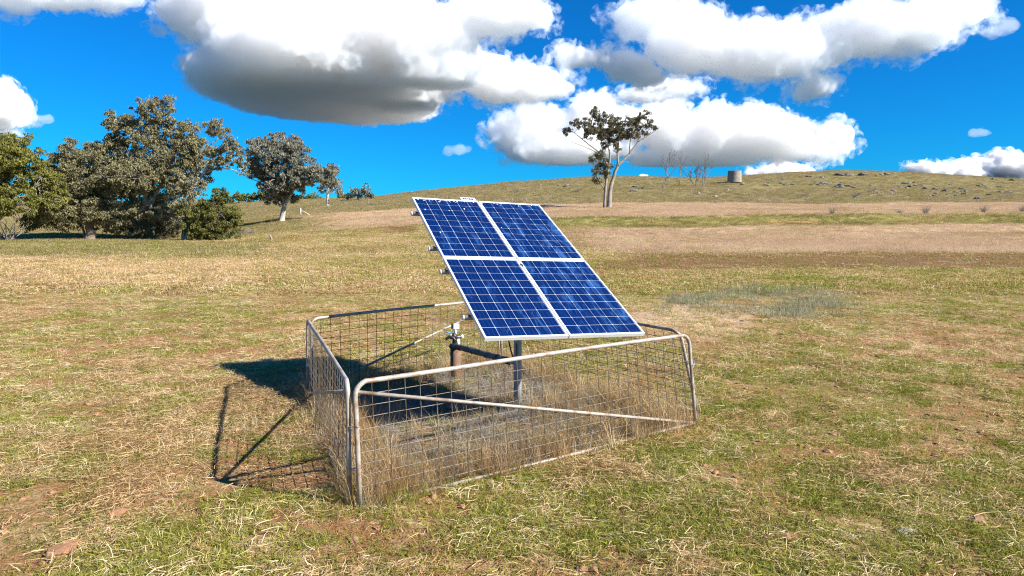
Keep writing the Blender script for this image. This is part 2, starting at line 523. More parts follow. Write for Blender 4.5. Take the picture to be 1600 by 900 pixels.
for lab, i, j in spots:
    Mp = PM @ Matrix.Translation((i * (PWD + GAP - .002), j * (PHT + GAP), 0))
    p = put("solar_panel", ME_FRAME, array, M=to_arr(Mp)); p['label'] = lab
    put("backsheet", ME_SHEET, p)
    for a in range(6):
        for b_ in range(10):
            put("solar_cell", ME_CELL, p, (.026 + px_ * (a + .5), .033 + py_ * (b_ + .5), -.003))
    if j == 1:
        n = 30 if i == 0 else 12
        b = MB()
        for k in range(n):
            if k < n * .86: u_, v_ = random.uniform(.04, PWD - .04), PHT - .03 - abs(random.gauss(0, .03))
            else: u_, v_ = random.uniform(.05, PWD - .05), PHT - random.uniform(.05, 1.2)
            r = random.uniform(.005, .013); el = random.uniform(1, 2.2)
            ring = [(u_ + r * random.uniform(.6, 1.2) * math.cos(q), v_ + el * r * random.uniform(.6, 1.2) * math.sin(q), .0003) for q in np.arange(7) * 2 * math.pi / 7]
            b.add(ring + [(u_, v_, .003)], [(q, (q + 1) % 7, 7) for q in range(7)])
        d = b.build("dropping", M_DROP, p); d['kind'] = 'stuff'
# four round mounting rails under the panels, end caps left bare
for v_ in (.48, 1.43, 1.985, 2.95):
    b = MB()
    b.tube([PM @ Vector((-.075, v_, -.072)), PM @ Vector((2.04, v_, -.072))], .030, 10)
    r = b.build("mounting_rail", M_GALV, array); r.location = -POLE
    b = MB()
    b.tube([PM @ Vector((-.088, v_, -.072)), PM @ Vector((-.07, v_, -.072))], .029, 12)
    e = b.build("end_cap", M_WHITE, r)
    b = MB()
    b.box(PM @ Vector((-.018, v_, -.066)), (.022, .04, .045), np.array(PM.to_3x3()))
    b.build("clamp", M_DARKMETAL, r, False)
for v_ in (.35, 1.1, 1.5, 2.1, 2.75, 3.1):
    b = MB(); b.box(PM @ Vector((PWD + GAP / 2 - .001, v_, .004)), (.036, .05, .006), np.array(PM.to_3x3()))
    c_ = b.build("panel_clamp", M_DARKMETAL if v_ == 1.5 else M_ALU, array, False); c_.location = -POLE
b = MB(); b.box(PM @ Vector((PWD + GAP / 2, 1.66, -.03)), (.016, 3.3, .03), np.array(PM.to_3x3()))
o = b.build("joining_strip", M_ALU, array, False); o.location = -POLE
# spine beam and pole
for u_ in (.62, 1.38):
    b = MB(); b.box(PM @ Vector((u_, 1.7, -.135)), (.05, 2.75, .062), np.array(PM.to_3x3()))
    o = b.build("spine_beam", M_GALV, array, False); o.location = -POLE
ztop = (PM @ Vector((1, 1.66, -.17))).z
b = MB(); b.tube([(0, 0, -.3), (.0, 0, ztop)], .052, 20); b.build("pole", M_POLE, array)
b = MB(); b.tube([(-.42, -.19, ztop - .02), (.42, .185, ztop - .05)], .04, 10); b.build("tilt_axle", M_GALV, array)
b = MB(); b.box((0, 0, ztop - .09), (.16, .16, .10)); b.build("pole_head", M_DARKMETAL, array, False)
b = MB(); b.box((-.02, -.105, .78), (.014, .10, .16)); b.build("junction_lug", M_DARKMETAL, array, False)
# plate standing above the top edge
b = MB(); b.box((.0, .0, 0), (.235, .105, .006)); pl = b.build("top_plate", M_ALU, array, False)
pl.matrix_local = to_arr(PM @ Matrix.Translation((.865, 2 * PHT + GAP + .058, -.006)))
for k, (x, w) in enumerate(((-.07, .030), (-.035, .022), (-.008, .012), (.022, .03), (.062, .03))):
    b = MB(); b.box((x, 0, .0035), (w, .042, .003)); b.build("slot", M_BLACK, pl, False)
# loose cable from the panels down the pole
b = MB(); th = np.linspace(0, 1, 18)
pts = [(-.055 - .10 * math.sin(q * math.pi) * (q ** .5), -.02, ztop - .25 - q * (ztop - .9)) for q in th]
b.tube(pts, .010, 6); b.build("cable", M_BLACK, array)

# ------------------------------------------------------------------ bore head and lagged pipe
BX, BY = -.885, 10.6
bore = thing("bore_head", "rusty bore casing topped with pipe fittings behind the tilted solar panels", "bore head", (BX, BY, 0))
b = MB(); b.tube([(0, 0, -.2), (0, 0, .50)], .085, 18); b.build("casing", M_RUSTY, bore)
b = MB(); b.tube([(0, 0, .495), (0, 0, .52)], .11, 18); b.build("flange", M_GALV, bore)
b = MB(); b.tube([(-.02, 0, .52), (-.02, 0, .60), (-.02, 0, .72)], [.035, .03, .03], 12); b.build("riser", M_DARKMETAL, bore)
b = MB(); b.tube([(.045, -.03, .515), (.045, -.03, .63)], .027, 12); b.build("white_riser", M_WHITE, bore)
b = MB(); b.tube([(-.08 + .075 * math.cos(q), -.02, .585 + .075 * math.sin(q)) for q in np.linspace(-2.2, 3.6, 20)][3:17], .022, 8)
b.build("hose_loop", M_BLACK, bore)
b = MB(); b.tube([(-.09, 0, .655), (.09, 0, .655)], .032, 12); b.build("tee", M_DARKMETAL, bore)
b = MB(); b.tube([(.085, 0, .655), (.12, -.01, .675)], .026, 10); b.build("union", M_WHITE, bore)
b = MB(); b.tube([(-.075, 0, .66), (-.075, 0, .70)], .022, 10); vv = b.build("valve", M_GALV, bore)
b = MB(); b.tube([(-.075, 0, .715), (-.11, -.02, .732), (-.155, -.04, .745)], [.012, .013, .010], 6); b.build("lever", M_BLUE, vv)
b = MB(); b.tube([(.0, 0, .70), (.0, 0, .79)], .024, 10); b.build("nipple", M_WHITE, bore)
b = MB(); b.box((.015, 0, .825), (.085, .06, .075)); gb = b.build("switch_box", M_WHITE, bore, False)
b = MB(); b.box((-.047, 0, .825), (.035, .055, .07)); b.build("box_cover", M_BLACK, gb, False)
b = MB()
pz = [(BX - .06, BY - .06, .52), (BX + .1, BY - .22, .525), (BX + .55, BY - .98, .55), (-.04, 9.05, .575), (.03, 8.93, .578)]
pp = []
for k in range(40):
    q = k / 39 * (len(pz) - 1); i = min(int(q), len(pz) - 2); f = q - i
    pp.append(tuple(pz[i][a] * (1 - f) + pz[i + 1][a] * f for a in range(3)))
rr = [.046 + .004 * math.sin(k * 1.7) for k in range(40)]
lag = MB(); lag.tube(pp[:31], rr[:31], 12)
pipe = thing("delivery_pipe", "black lagged pipe running from the bore head to the pole", "pipe", (BX, BY, .52))
o = lag.build("lagging", M_BLACK, pipe); o.location = (-BX, -BY, -.52)
b = MB(); b.tube(pp[29:], .030, 12); o = b.build("bare_end", M_POLE, pipe); o.location = (-BX, -BY, -.52)
for k in (4, 9, 14, 19, 24, 28):
    b = MB(); b.tube([pp[k], tuple(np.array(pp[k]) + .012 * (np.array(pp[k + 1]) - np.array(pp[k])) / np.linalg.norm(np.array(pp[k + 1]) - np.array(pp[k])))], .052, 12)
    o = b.build("tape_band", M_DARKMETAL, pipe); o.location = (-BX, -BY, -.52)

# ------------------------------------------------------------------ pen of four steel mesh gates
def gate(label, bl, br, tl, tr, brace, nv, nh=10, dark=False, seed=0, r=.12):
    bl, br, tl, tr = (np.array(q, float) for q in (bl, br, tl, tr))
    rnd = random.Random(seed)
    g = thing("mesh_gate", label, "gate", tuple((bl + br) / 2), "steel mesh gates of the pen")
    off = (bl + br) / 2
    def Q(s, h):    # s along 0..1, h up 0..1
        return (bl * (1 - s) + br * s) * (1 - h) + (tl * (1 - s) + tr * s) * h - off
    L = np.linalg.norm(br - bl); H = np.linalg.norm(tl - bl)
    rs, rh = r / L * 1.1, r / H
    path = [Q(0, .0), Q(0, .4), Q(0, .75), Q(0, 1 - rh)]
    for a in np.linspace(0, math.pi / 2, 7)[1:-1]:
        path.append(Q(rs * (1 - math.cos(a)), 1 - rh + rh * math.sin(a)))
    sag = .006
    path += [Q(s, 1 - sag * math.sin(s * math.pi * 2 + seed)) for s in np.linspace(rs, 1 - rs, 7)]
    for a in np.linspace(math.pi / 2, 0, 7)[1:-1]:
        path.append(Q(1 - rs * (1 - math.cos(a)), 1 - rh + rh * math.sin(a)))
    path += [Q(1, 1 - rh), Q(1, .75), Q(1, .4), Q(1, .0)]
    b = MB(); b.tube(path, .0215, 12); b.build("frame", M_GALV, g)
    b = MB(); b.tube([Q(0.005, .025), Q(.5, .018), Q(.995, .025)], .017, 10); b.build("bottom_rail", M_GALV, g)
    if brace:
        b = MB(); b.tube([Q(*brace[0]), Q(*brace[1])], .0165, 10); b.build("brace", M_GALV, g)
    nrm = np.cross(br - bl, tl - bl); nrm /= np.linalg.norm(nrm)
    w = .0037
    for k in range(1, nv):
        s = k / nv + rnd.uniform(-.0012, .0012)
        b = MB(); bow = rnd.gauss(0, .004)
        top = 1 - .005
        b.tube([Q(s, .02) + nrm * .004, Q(s + bow / L, .5) + nrm * (.004 + rnd.gauss(0, .004)), Q(s, top) + nrm * .004], w, 5, False)
        b.build("upright_wire", M_GALV_DULL, g)
    for k in range(1, nh + 1):
        h_ = k / (nh + 1) * .985
        b = MB()
        b.tube([Q(s, h_ + (rnd.gauss(0, .0022) if 0 < s < 1 else 0)) - nrm * (.002 + (rnd.gauss(0, .004) if 0 < s < 1 else 0)) for s in np.linspace(0, 1, 12)], w, 5, False)
        b.build("cross_wire", M_GALV_DULL, g)
    return g
gA, gB = (-1.27, 5.535), (2.205, 8.025)
gates = [
    gate("front mesh gate of the pen, nearest the camera with a long sloping brace", (*gA, .0), (*gB, .0), (-1.285, 5.49, 1.1), (2.095, 8.02, 1.1), ((0.006, .92), (.992, .03)), 28, seed=1),
    gate("left mesh gate of the pen, standing beside the panels' shadow on the grass", (-1.372, 5.59, 0), (-2.9, 9.52, 0), (-1.345, 5.50, 1.1), (-2.815, 9.33, 1.1), ((.01, .92), (.99, .03)), 28, seed=2),
    gate("back mesh gate of the pen behind the bore head, partly shaded", (-2.86, 9.68, 0), (-.25, 12.15, 0), (-2.80, 9.40, 1.1), (-.20, 12.25, 1.1), ((.01, .03), (.985, .92)), 24, seed=3),
    gate("right mesh gate of the pen leaning in behind the low end of the panels", (2.365, 8.54, 0), (-.18, 12.1, 0), (2.045, 8.23, 1.1), (-.22, 11.95, 1.1), None, 28, seed=4),
]
def tie(label, p, q, z, turns=2):
    c = (np.array(p) + np.array(q)) / 2; d = np.array(q) - np.array(p); l = np.linalg.norm(d) / 2 + .026
    d = d / np.linalg.norm(d); e = np.array([-d[1], d[0]])
    pts = [(c[0] + l * math.cos(a) * d[0] + .026 * math.sin(a) * e[0], c[1] + l * math.cos(a) * d[1] + .026 * math.sin(a) * e[1], z + .012 * a / 6.28) for a in np.linspace(0, 2 * math.pi * turns, 16 * turns)]
    pts += [(c[0] + .05, c[1] - .05, z + .03)]
    b = MB(); b.tube(pts, .0035, 5); o = b.build("wire_tie", M_GALV)
    tag(o, label, "wire tie", "wire ties at the gate corners")
tie("upper twisted wire tie holding the two gates at the near left corner", (-1.366, 5.545), (-1.278, 5.51), .70)
tie("lower twisted wire tie holding the two gates at the near left corner", (-1.370, 5.575), (-1.273, 5.53), .34)
tie("twisted wire tie at the near right corner of the pen", (2.155, 8.02), (2.25, 8.42), .72)
tie("twisted wire tie on the far left corner posts in the shade", (-2.86, 9.42), (-2.83, 9.53), .66, 4)

# ------------------------------------------------------------------ trees
def leaf_mat(name, dark, light, trans=.3, warm=None):
    t = NT(name)
    g = t.node("ShaderNodeNewGeometry")
    r = t.math('ADD', t.math('MULTIPLY', g.outputs['Random Per Island'], .55), t.math('MULTIPLY', t.noise(.55, 3, .6, g.outputs['Position']), .75))
    c = t.ramp(r, [(.35, dark), (.62, tuple((a + b) / 2 for a, b in zip(dark, light))), (.85, light)])
    return t.leafy(c, trans, t.mix(.5, c, (*(warm or (light[0] * 1.0, light[1] * 1.05, light[2] * .7)), 1)))
M_LEAF_OLIVE = leaf_mat("olive_leaves", (.088, .082, .044), (.31, .28, .15))
M_LEAF_GREEN = leaf_mat("green_leaves", (.065, .072, .017), (.25, .235, .062))
M_LEAF_GREY = leaf_mat("grey_leaves", (.10, .098, .07), (.31, .295, .225))
M_LEAF_DARK = leaf_mat("dark_gum_leaves", (.055, .052, .032), (.20, .18, .10), .25)
M_LEAF_BUSH = leaf_mat("bush_leaves", (.052, .057, .018), (.205, .20, .06))
M_BARK_PALE = mat_simple("pale_bark", (.22, .185, .145), (.52, .46, .38), 1.2, .85, 0, .4, 6, .05)
M_BARK_DARK = mat_simple("dark_bark", (.07, .055, .042), (.17, .14, .11), 1.5, .9, 0, .6, 6, .05)
M_BARK_MID = mat_simple("grey_bark", (.15, .125, .10), (.32, .28, .23), 1.2, .9, 0, .5, 6, .05)
M_DEAD = mat_simple("dead_wood", (.13, .11, .10), (.25, .225, .21), 2, .9, 0, .3)

def curve_pts(p, q, n, bend, rnd, droop=0):
    p, q = np.array(p, float), np.array(q, float)
    L = np.linalg.norm(q - p)
    off = np.array([rnd.gauss(0, bend) * L, rnd.gauss(0, bend) * L, abs(rnd.gauss(0, bend)) * L * .8])
    s = np.linspace(0, 1, n)[:, None]
    w = 4 * s * (1 - s)
    j = np.array([[rnd.gauss(0, .012) * L for _ in range(3)] for _ in range(n)]); j[0] = 0; j[-1] = 0
    return p * (1 - s) + q * s + off * w + j - np.array([0, 0, droop * L]) * w

def leaf_cloud(centres, radii, per, size, rnd, squash=.75, droop=1.3):
    rng = np.random.default_rng(rnd.randrange(10 ** 6))
    C_ = np.repeat(centres, per, 0); R_ = np.repeat(radii, per)[:, None]
    n = len(C_)
    g = rng.normal(0, 1, (n, 3)); g /= np.linalg.norm(g, axis=1)[:, None]
    p = C_ + g * R_ * (rng.random((n, 1)) ** .45) * np.array([1, 1, squash])
    aniso = np.repeat(rng.uniform(.55, 1.5, (len(centres), 3)), per, 0)
    p = C_ + (p - C_) * aniso
    a = rng.normal(0, 1, (n, 3)); a[:, 2] -= droop; a /= np.linalg.norm(a, axis=1)[:, None]
    b = np.cross(a, rng.normal(0, 1, (n, 3))); b /= np.linalg.norm(b, axis=1)[:, None]
    L = size * rng.uniform(.55, 1.35, (n, 1)); Wd = L * rng.uniform(.28, .5, (n, 1))
    return np.stack([p - a * L, p + b * Wd, p + a * L, p - b * Wd], 1)

def tree(name, label, Y, base, trunks, crown, leaf, bark, leaf_size=.26, per=60, rc=8.5, dens=1.0, group=None, seed=0, limb_w=.14, thick=.8, squash=.75, cat="tree", twig=.035):
    rnd = random.Random(seed)
    k = Y / F
    X0 = (base[0] - 800) / F * Y / cp
    B0 = Vector((X0, Y, gz(X0, Y)))
    root = thing(name, label, cat, B0, group)
    off = np.array(B0)
    def W3(px, py, d=0):
        v = at_depth(px, py, Y); return np.array([v.x, v.y + d, v.z]) - off
    nodes = []
    for ti, (pts, r0, r1) in enumerate(trunks):
        P = [W3(a, b_, 0 if len(q) == 0 else q[0]) for a, b_, *q in pts]
        if ti == 0 or pts[0][1] >= base[1] - 6:
            P[0] = np.array([P[0][0], 0, -.3])
        n = 4 * (len(P) - 1) + 1
        fine = []
        for i in range(n):
            q = i / (n - 1) * (len(P) - 1); j = min(int(q), len(P) - 2); f = q - j
            p0, p1, p2, p3 = P[max(j - 1, 0)], P[j], P[j + 1], P[min(j + 2, len(P) - 1)]
            fine.append(.5 * (2 * p1 + (p2 - p0) * f + (2 * p0 - 5 * p1 + 4 * p2 - p3) * f * f + (3 * p1 - p0 - 3 * p2 + p3) * f ** 3))
        fine = np.array(fine); rad = np.linspace(r0, r1, n)
        rad[0] *= 1.35; rad[1] *= 1.1
        fine[1:] += np.array([[rnd.gauss(0, r0 * .10) for _ in range(3)] for _ in range(n - 1)])
        b = MB(); b.tube(fine, rad, 9); b.build("trunk" if ti == 0 or pts[0][1] >= base[1] - 6 else "limb", bark, root)
        nodes += [(fine[i], rad[i]) for i in range(n // 3, n)]
    cs, rs = [], []
    tw = MB()
    for ei, (cx, cyy, rx, ry) in enumerate(crown):
        dd = rnd.uniform(-.7, .7) * rx * k * thick
        c = W3(cx, cyy, dd)
        best = min(nodes, key=lambda nd: np.linalg.norm(nd[0] - c) + max(0, nd[0][2] - c[2]) * .8)
        r_ = min(best[1] * .7, limb_w * (.5 + rx / 60))
        pts = curve_pts(best[0], c, 8, .08, rnd, .04)
        b = MB(); b.tube(pts, np.linspace(r_, max(.03, r_ * .3), 8), 6); b.build("limb", bark, root)
        m = max(4, int(dens * 2.1 * rx * ry / (rc * rc)))
        for _ in range(m):
            g = np.array([rnd.gauss(0, 1) for _ in range(3)]); g /= np.linalg.norm(g)
            s = rnd.random() ** .42
            q = c + g * s * np.array([rx, rx * thick, ry]) * k
            rr = rc * k * rnd.uniform(.55, 1.3)
            cs.append(q); rs.append(rr)
            if rnd.random() < .7:
                st = pts[rnd.randrange(3, 8)]
                tw.tube(curve_pts(st, q, 4, .1, rnd, .0), np.linspace(twig * 1.5, twig * .6, 4), 4, False)
    V = leaf_cloud(np.array(cs), np.array(rs), per, leaf_size, rnd, squash)
    me = quads_mesh("crown", V, 4, [leaf])
    put("crown", me, root)
    tw.build("twigs", bark, root)
    return root

GT = "trees along the crest on the left"
tree("gum_tree", "dense yellow-green tree cut off by the left edge", 93, (-8, 372), [([(-8, 372), (-6, 340), (5, 300), (8, 260)], .5, .15), ([(-5, 345), (30, 318), (45, 300)], .2, .08)],
     [(10, 275, 68, 48), (35, 245, 42, 30), (62, 285, 32, 42), (-40, 280, 60, 60), (30, 315, 55, 26), (8, 225, 36, 20), (70, 315, 24, 18), (-20, 235, 40, 30)], M_LEAF_GREEN, M_BARK_PALE, .18, 95, 7, 1.3, GT, 11)
tree("gum_tree", "grey-green tree with a thick dark trunk between the yellow-green tree and the tallest one", 101, (141, 377), [([(141, 378), (141, 355), (138, 320), (130, 280)], .75, .25), ([(140, 340), (160, 300), (170, 265)], .35, .12), ([(134, 376), (130, 360), (112, 330)], .22, .1)],
     [(125, 255, 32, 36), (104, 242, 18, 16), (92, 295, 34, 36), (140, 305, 42, 36), (165, 265, 34, 42), (108, 340, 44, 22), (160, 345, 36, 20), (62, 345, 26, 16), (85, 265, 20, 22), (130, 285, 40, 40), (100, 320, 40, 28), (150, 320, 40, 34)], M_LEAF_OLIVE, M_BARK_DARK, .16, 80, 7, 1.9, GT, 12)
tree("gum_tree", "tallest spreading olive tree of the left group, with a broad broken crown", 103, (232, 377), [([(232, 378), (232, 350), (228, 310), (222, 265), (225, 220)], .55, .16), ([(230, 330), (250, 290), (268, 240), (262, 190)], .32, .10), ([(231, 340), (205, 300), (190, 250), (185, 200)], .3, .09)],
     [(243, 168, 30, 15), (265, 163, 14, 12), (172, 185, 22, 13), (195, 195, 25, 16), (218, 208, 46, 26), (280, 208, 32, 28), (200, 250, 56, 38), (262, 255, 52, 38), (232, 308, 56, 34), (188, 330, 38, 28), (258, 338, 46, 24), (216, 355, 30, 18), (300, 228, 26, 24), (175, 222, 22, 18), (240, 190, 26, 18), (150, 235, 20, 14), (300, 255, 26, 26), (225, 280, 60, 30), (235, 350, 50, 22), (180, 285, 40, 30), (250, 366, 34, 10), (205, 364, 24, 10)], M_LEAF_OLIVE, M_BARK_PALE, .165, 76, 6.6, 1.55, GT, 13)
tree("gum_tree", "loose tree with a white trunk and an open right-leaning crown, beside the tallest tree", 97, (288, 377), [([(288, 378), (289, 358), (292, 330), (300, 300), (318, 270), (335, 245)], .42, .10), ([(300, 302), (303, 275), (318, 240), (342, 215)], .2, .07), ([(318, 272), (345, 262), (372, 268)], .12, .05)],
     [(343, 205, 18, 20), (356, 232, 20, 20), (332, 245, 20, 18), (368, 248, 14, 12), (325, 196, 10, 12), (350, 258, 18, 10), (295, 300, 34, 34), (300, 340, 32, 24), (312, 275, 18, 16), (379, 262, 8, 10), (276, 280, 22, 24)], M_LEAF_OLIVE, M_BARK_PALE, .165, 55, 5, .95, GT, 14)
tree("bushy_tree", "low dark green bushy tree at the right foot of the left group", 94, (338, 376), [([(338, 376), (338, 350), (340, 325)], .22, .08)],
     [(340, 335, 32, 30), (357, 345, 20, 24), (312, 346, 24, 26), (320, 320, 14, 12), (343, 302, 10, 12), (330, 362, 38, 14), (352, 368, 24, 8), (312, 370, 22, 8)], M_LEAF_BUSH, M_BARK_DARK, .15, 110, 6, 1.3, GT, 15)
tree("gum_tree", "round grey-leaved gum tree on a pale forked trunk in the left middle distance", 128, (441, 343), [([(440, 343), (443, 328), (449, 312), (462, 292), (478, 268)], .55, .16), ([(444, 326), (440, 300), (425, 270), (412, 245)], .34, .12), ([(449, 312), (447, 280), (448, 245)], .26, .1), ([(462, 295), (490, 285), (515, 280)], .18, .07), ([(430, 282), (405, 284), (388, 276)], .12, .05)],
     [(432, 222, 34, 17), (410, 245, 28, 26), (450, 250, 40, 32), (470, 270, 34, 24), (440, 283, 30, 20), (497, 275, 28, 18), (516, 282, 16, 14), (440, 305, 20, 18), (424, 298, 12, 12), (524, 264, 10, 6), (462, 228, 18, 13), (402, 226, 16, 12), (398, 264, 12, 12), (425, 288, 24, 20), (447, 300, 24, 16), (472, 288, 22, 14), (410, 268, 22, 18), (430, 312, 14, 10), (508, 268, 18, 10)], M_LEAF_GREY, M_BARK_PALE, .21, 85, 5.5, 1.3, None, 16)
tree("gum_tree", "small grey tree half hidden behind the round gum's right side", 195, (512, 313), [([(512, 313), (512, 303), (514, 292)], .5, .15)],
     [(524, 290, 12, 9), (508, 290, 14, 11), (530, 300, 8, 6), (516, 282, 9, 6)], M_LEAF_GREY, M_BARK_PALE, .36, 42, 5, 1.0, "far trees on the left skyline", 17)
tree("gum_tree", "rounded dark tree alone on the skyline left of the panels", 225, (560, 313), [([(560, 313), (560, 305), (562, 298)], .4, .15)],
     [(562, 300, 18, 9), (545, 305, 11, 8), (580, 306, 7, 5), (568, 295, 9, 5), (575, 302, 10, 7)], M_LEAF_GREY, M_BARK_MID, .38, 44, 5, 1.1, "far trees on the left skyline", 18)
far_bushes = [(352, 309, 13, 8, "leftmost low dark bush on the far skyline, seen past the bushy tree"), (372, 307, 14, 8, "second low bush of the far skyline row"), (392, 308, 13, 7, "third low bush of the far skyline row"),
              (410, 307, 14, 8, "low skyline bush left of the round gum's trunk"), (428, 309, 12, 7, "low skyline bush just behind the round gum's trunk"), (475, 310, 10, 6, "small skyline bush right of the round gum's trunk"),
              (490, 309, 9, 6, "small skyline bush under the round gum's right side"), (531, 308, 9, 6, "yellowish skyline bush between two far trees"), (596, 311.5, 5, 3, "tiny dark bush at the left end of the hill")]
for i, (x, y, rx, ry, lab) in enumerate(far_bushes):
    tree("bush", lab, 250, (x, y + ry), [([(x, y + ry), (x, y)], .2, .1)], [(x, y, rx, ry), (x + rx * .5, y + 1, rx * .6, ry * .7)], M_LEAF_BUSH if i != 7 else M_LEAF_GREEN, M_BARK_DARK, .42, 46, 4.5, 1.2, "low bushes on the far skyline", 30 + i, cat="bush")
tree("gum_tree", "lone tall gum tree with an open crown on the right, in front of the hill", 132, (950, 315),
     [([(952, 315), (953, 298), (958, 278), (966, 258), (984, 240), (996, 222), (1000, 205)], .46, .09), ([(945, 315), (946, 295), (950, 268), (953, 240), (945, 218)], .32, .09),
      ([(966, 259), (965, 235), (968, 212), (975, 195)], .25, .08), ([(951, 262), (938, 240), (915, 222), (897, 207)], .2, .06), ([(984, 240), (985, 220), (990, 200)], .16, .06), ([(996, 222), (1012, 212), (1026, 203)], .12, .04),
      ([(946, 298), (934, 280), (926, 265)], .16, .06), ([(938, 241), (915, 230), (893, 222)], .09, .03), ([(966, 258), (978, 252), (986, 254)], .09, .03)],
     [(934, 180, 12, 10), (905, 192, 14, 9), (888, 204, 10, 6), (926, 200, 18, 11), (955, 188, 22, 11), (968, 200, 20, 13), (953, 214, 18, 14), (944, 228, 10, 9), (985, 190, 15, 11), (1004, 180, 14, 8), (1016, 193, 12, 8), (1006, 206, 12, 6),
      (1026, 198, 6, 5), (990, 210, 13, 8), (926, 248, 10, 8), (940, 242, 9, 9), (930, 270, 11, 8), (946, 272, 9, 11), (931, 284, 7, 6), (950, 258, 8, 7), (932, 172, 6, 5), (945, 205, 22, 13), (976, 210, 18, 11), (917, 211, 12, 7), (940, 262, 12, 9), (964, 228, 10, 8), (995, 196, 14, 9)], M_LEAF_DARK, M_BARK_MID, .21, 48, 4.6, 1.1, None, 19, limb_w=.09)

# leafless trees on the hill
def dead_tree(label, Y, px, py, topy, spread, seed, twin=1):
    rnd = random.Random(seed)
    k = Y / F
    B0 = at_depth(px, py, Y); B0.z = gz(B0.x, Y)
    H = (py - topy) * k
    root = thing("dead_tree", label, "tree", B0, "leafless trees below the tank")
    br = MB()
    def grow(p, d, L, r, lev, mb):
        n = 5
        pts = [np.array(p)]
        dd = np.array(d)
        for i in range(n):
            dd = dd + np.array([rnd.gauss(0, .10), rnd.gauss(0, .10), .05]); dd /= np.linalg.norm(dd)
            pts.append(pts[-1] + dd * L / n)
        mb.tube(pts, np.linspace(r, max(r * .5, .028), n + 1), 5, False)
        if lev < 4:
            for i in range(3 if lev < 3 else 2):
                j = rnd.randint(2, n)
                e = dd + np.array([rnd.gauss(0, spread), rnd.gauss(0, spread), rnd.uniform(.1, .5)]); e /= np.linalg.norm(e)
                grow(pts[j], e, L * rnd.uniform(.5, .75), max(r * .6, .028), lev + 1, br)
    for q in range(twin):
        tk = MB()
        grow((q * .3, 0, -.2), (rnd.gauss(0, .22) if twin > 1 else rnd.gauss(0, .06), 0, 1), H * .45, .15, 0, tk)
        tk.build("trunk", M_DEAD, root)
    br.build("branches", M_DEAD, root)
    return root
dead_tree("tall leafless tree, leftmost of those below the tank", 205, 1035, 301, 240, .42, 3, 2)
dead_tree("thin leafless tree, second from the left below the tank", 222, 1062, 294, 243, .36, 4)
dead_tree("wide forked leafless tree with a low dark base, third from the left below the tank", 215, 1085, 298, 252, .5, 5, 3)
dead_tree("upright leafless tree nearest the tank", 214, 1098, 298, 249, .36, 6, 2)
# pale dead limbs under the far-left tree
b = MB(); rnd = random.Random(5)
snag = drop(16, 92)
root = thing("dead_shrub", "pale bare branches below the yellow-green tree at the left edge", "shrub", snag)
for i in range(16):
    a = rnd.uniform(-1.1, 1.1); L = rnd.uniform(1.2, 3.4)
    b.tube(curve_pts((rnd.uniform(-1, 1), rnd.uniform(-.6, .6), 0), (math.sin(a) * L, rnd.uniform(-1, 1), math.cos(a) * L), 6, .12, rnd), np.linspace(.07, .025, 6), 5)
b.build("branches", M_DEAD, root)

# ------------------------------------------------------------------ water tank on the mound
t = NT("tank_concrete")
v = t.obj(); sep = t.node("ShaderNodeSeparateXYZ"); t.l.new(v, sep.inputs[0])
cmb = t.node("ShaderNodeCombineXYZ"); t.l.new(sep.outputs[0], cmb.inputs[0]); t.l.new(sep.outputs[1], cmb.inputs[1])
st = t.noise(1.3, 5, .6, cmb.outputs[0])
c = t.ramp(t.noise(2.2, 5, .6, v), [(.3, (.19, .17, .14)), (.7, (.32, .285, .24))])
c = t.mix(t.ramp(st, [(.54, 0.), (.66, .75)]), c, (.22, .14, .08, 1))
M_TANK = t.bsdf(c, .85)
TR, TH = 2.16, 3.45
tankz = gz(TANK_P.x, TANK_Y)
tank = thing("water_tank", "round concrete water tank standing on the mound on the hill", "water tank", (TANK_P.x, TANK_Y, tankz - .1))
b = MB(); N = 40
ang = np.arange(N) * 2 * math.pi / N
prof = [(TR + .08, 0), (TR + .08, .12), (TR, .14), (TR - .12, TH), (TR - .32, TH), (TR - .2, .3)]
vv = np.concatenate([np.stack([r * np.cos(ang), r * np.sin(ang), np.full(N, z)], 1) for r, z in prof])
b.add(vv, [(i * N + j, i * N + (j + 1) % N, (i + 1) * N + (j + 1) % N, (i + 1) * N + j) for i in range(5) for j in range(N)])
b.build("wall", M_TANK, tank, False)
b = MB(); r = TR - .06
for z in (1.25, 2.5): b.tube([((TR - .03 * z + .0) * math.cos(a), (TR - .03 * z) * math.sin(a), z) for a in np.linspace(0, 2 * math.pi, 33)], .035, 5)
b.build("hoop", M_DARKMETAL, tank)
b = MB(); b.tube([((TR - .1) * math.cos(a), (TR - .1) * math.sin(a), TH + .02) for a in np.linspace(0, 2 * math.pi, 41)], .09, 6)
b.build("rim", M_TANK, tank)

# ------------------------------------------------------------------ rocks
def rock_mesh(seed, mat, flat=.6, sub=2):
    rnd = random.Random(seed)
    v, f = ico_sphere(sub)
    v = v.copy(); o = Vector((rnd.uniform(0, 99), rnd.uniform(0, 99), seed * 3.1))
    for i in range(len(v)):
        p = Vector(v[i])
        v[i] *= 1 + .45 * mnoise.noise(p * .9 + o) + .22 * mnoise.noise(p * 2.3 + o)
        v[i] = np.round(v[i] * 3.2 + np.array(mnoise.noise_vector(p * 2 + o)) * .4, 0) / 3.2 * .35 + v[i] * .65
    v *= np.array([1, .8, flat])
    me = bpy.data.meshes.new("rock"); me.from_pydata(v.tolist(), [], f); me.materials.append(mat); me.update()
    return me
_ic = {}
def ico_sphere(sub):
    if sub not in _ic:
        bm = bmesh.new(); bmesh.ops.create_icosphere(bm, subdivisions=sub, radius=1)
        bm.verts.index_update()
        _ic[sub] = (np.array([v.co[:] for v in bm.verts]), [tuple(v.index for v in f.verts) for f in bm.faces]); bm.free()
    return _ic[sub]
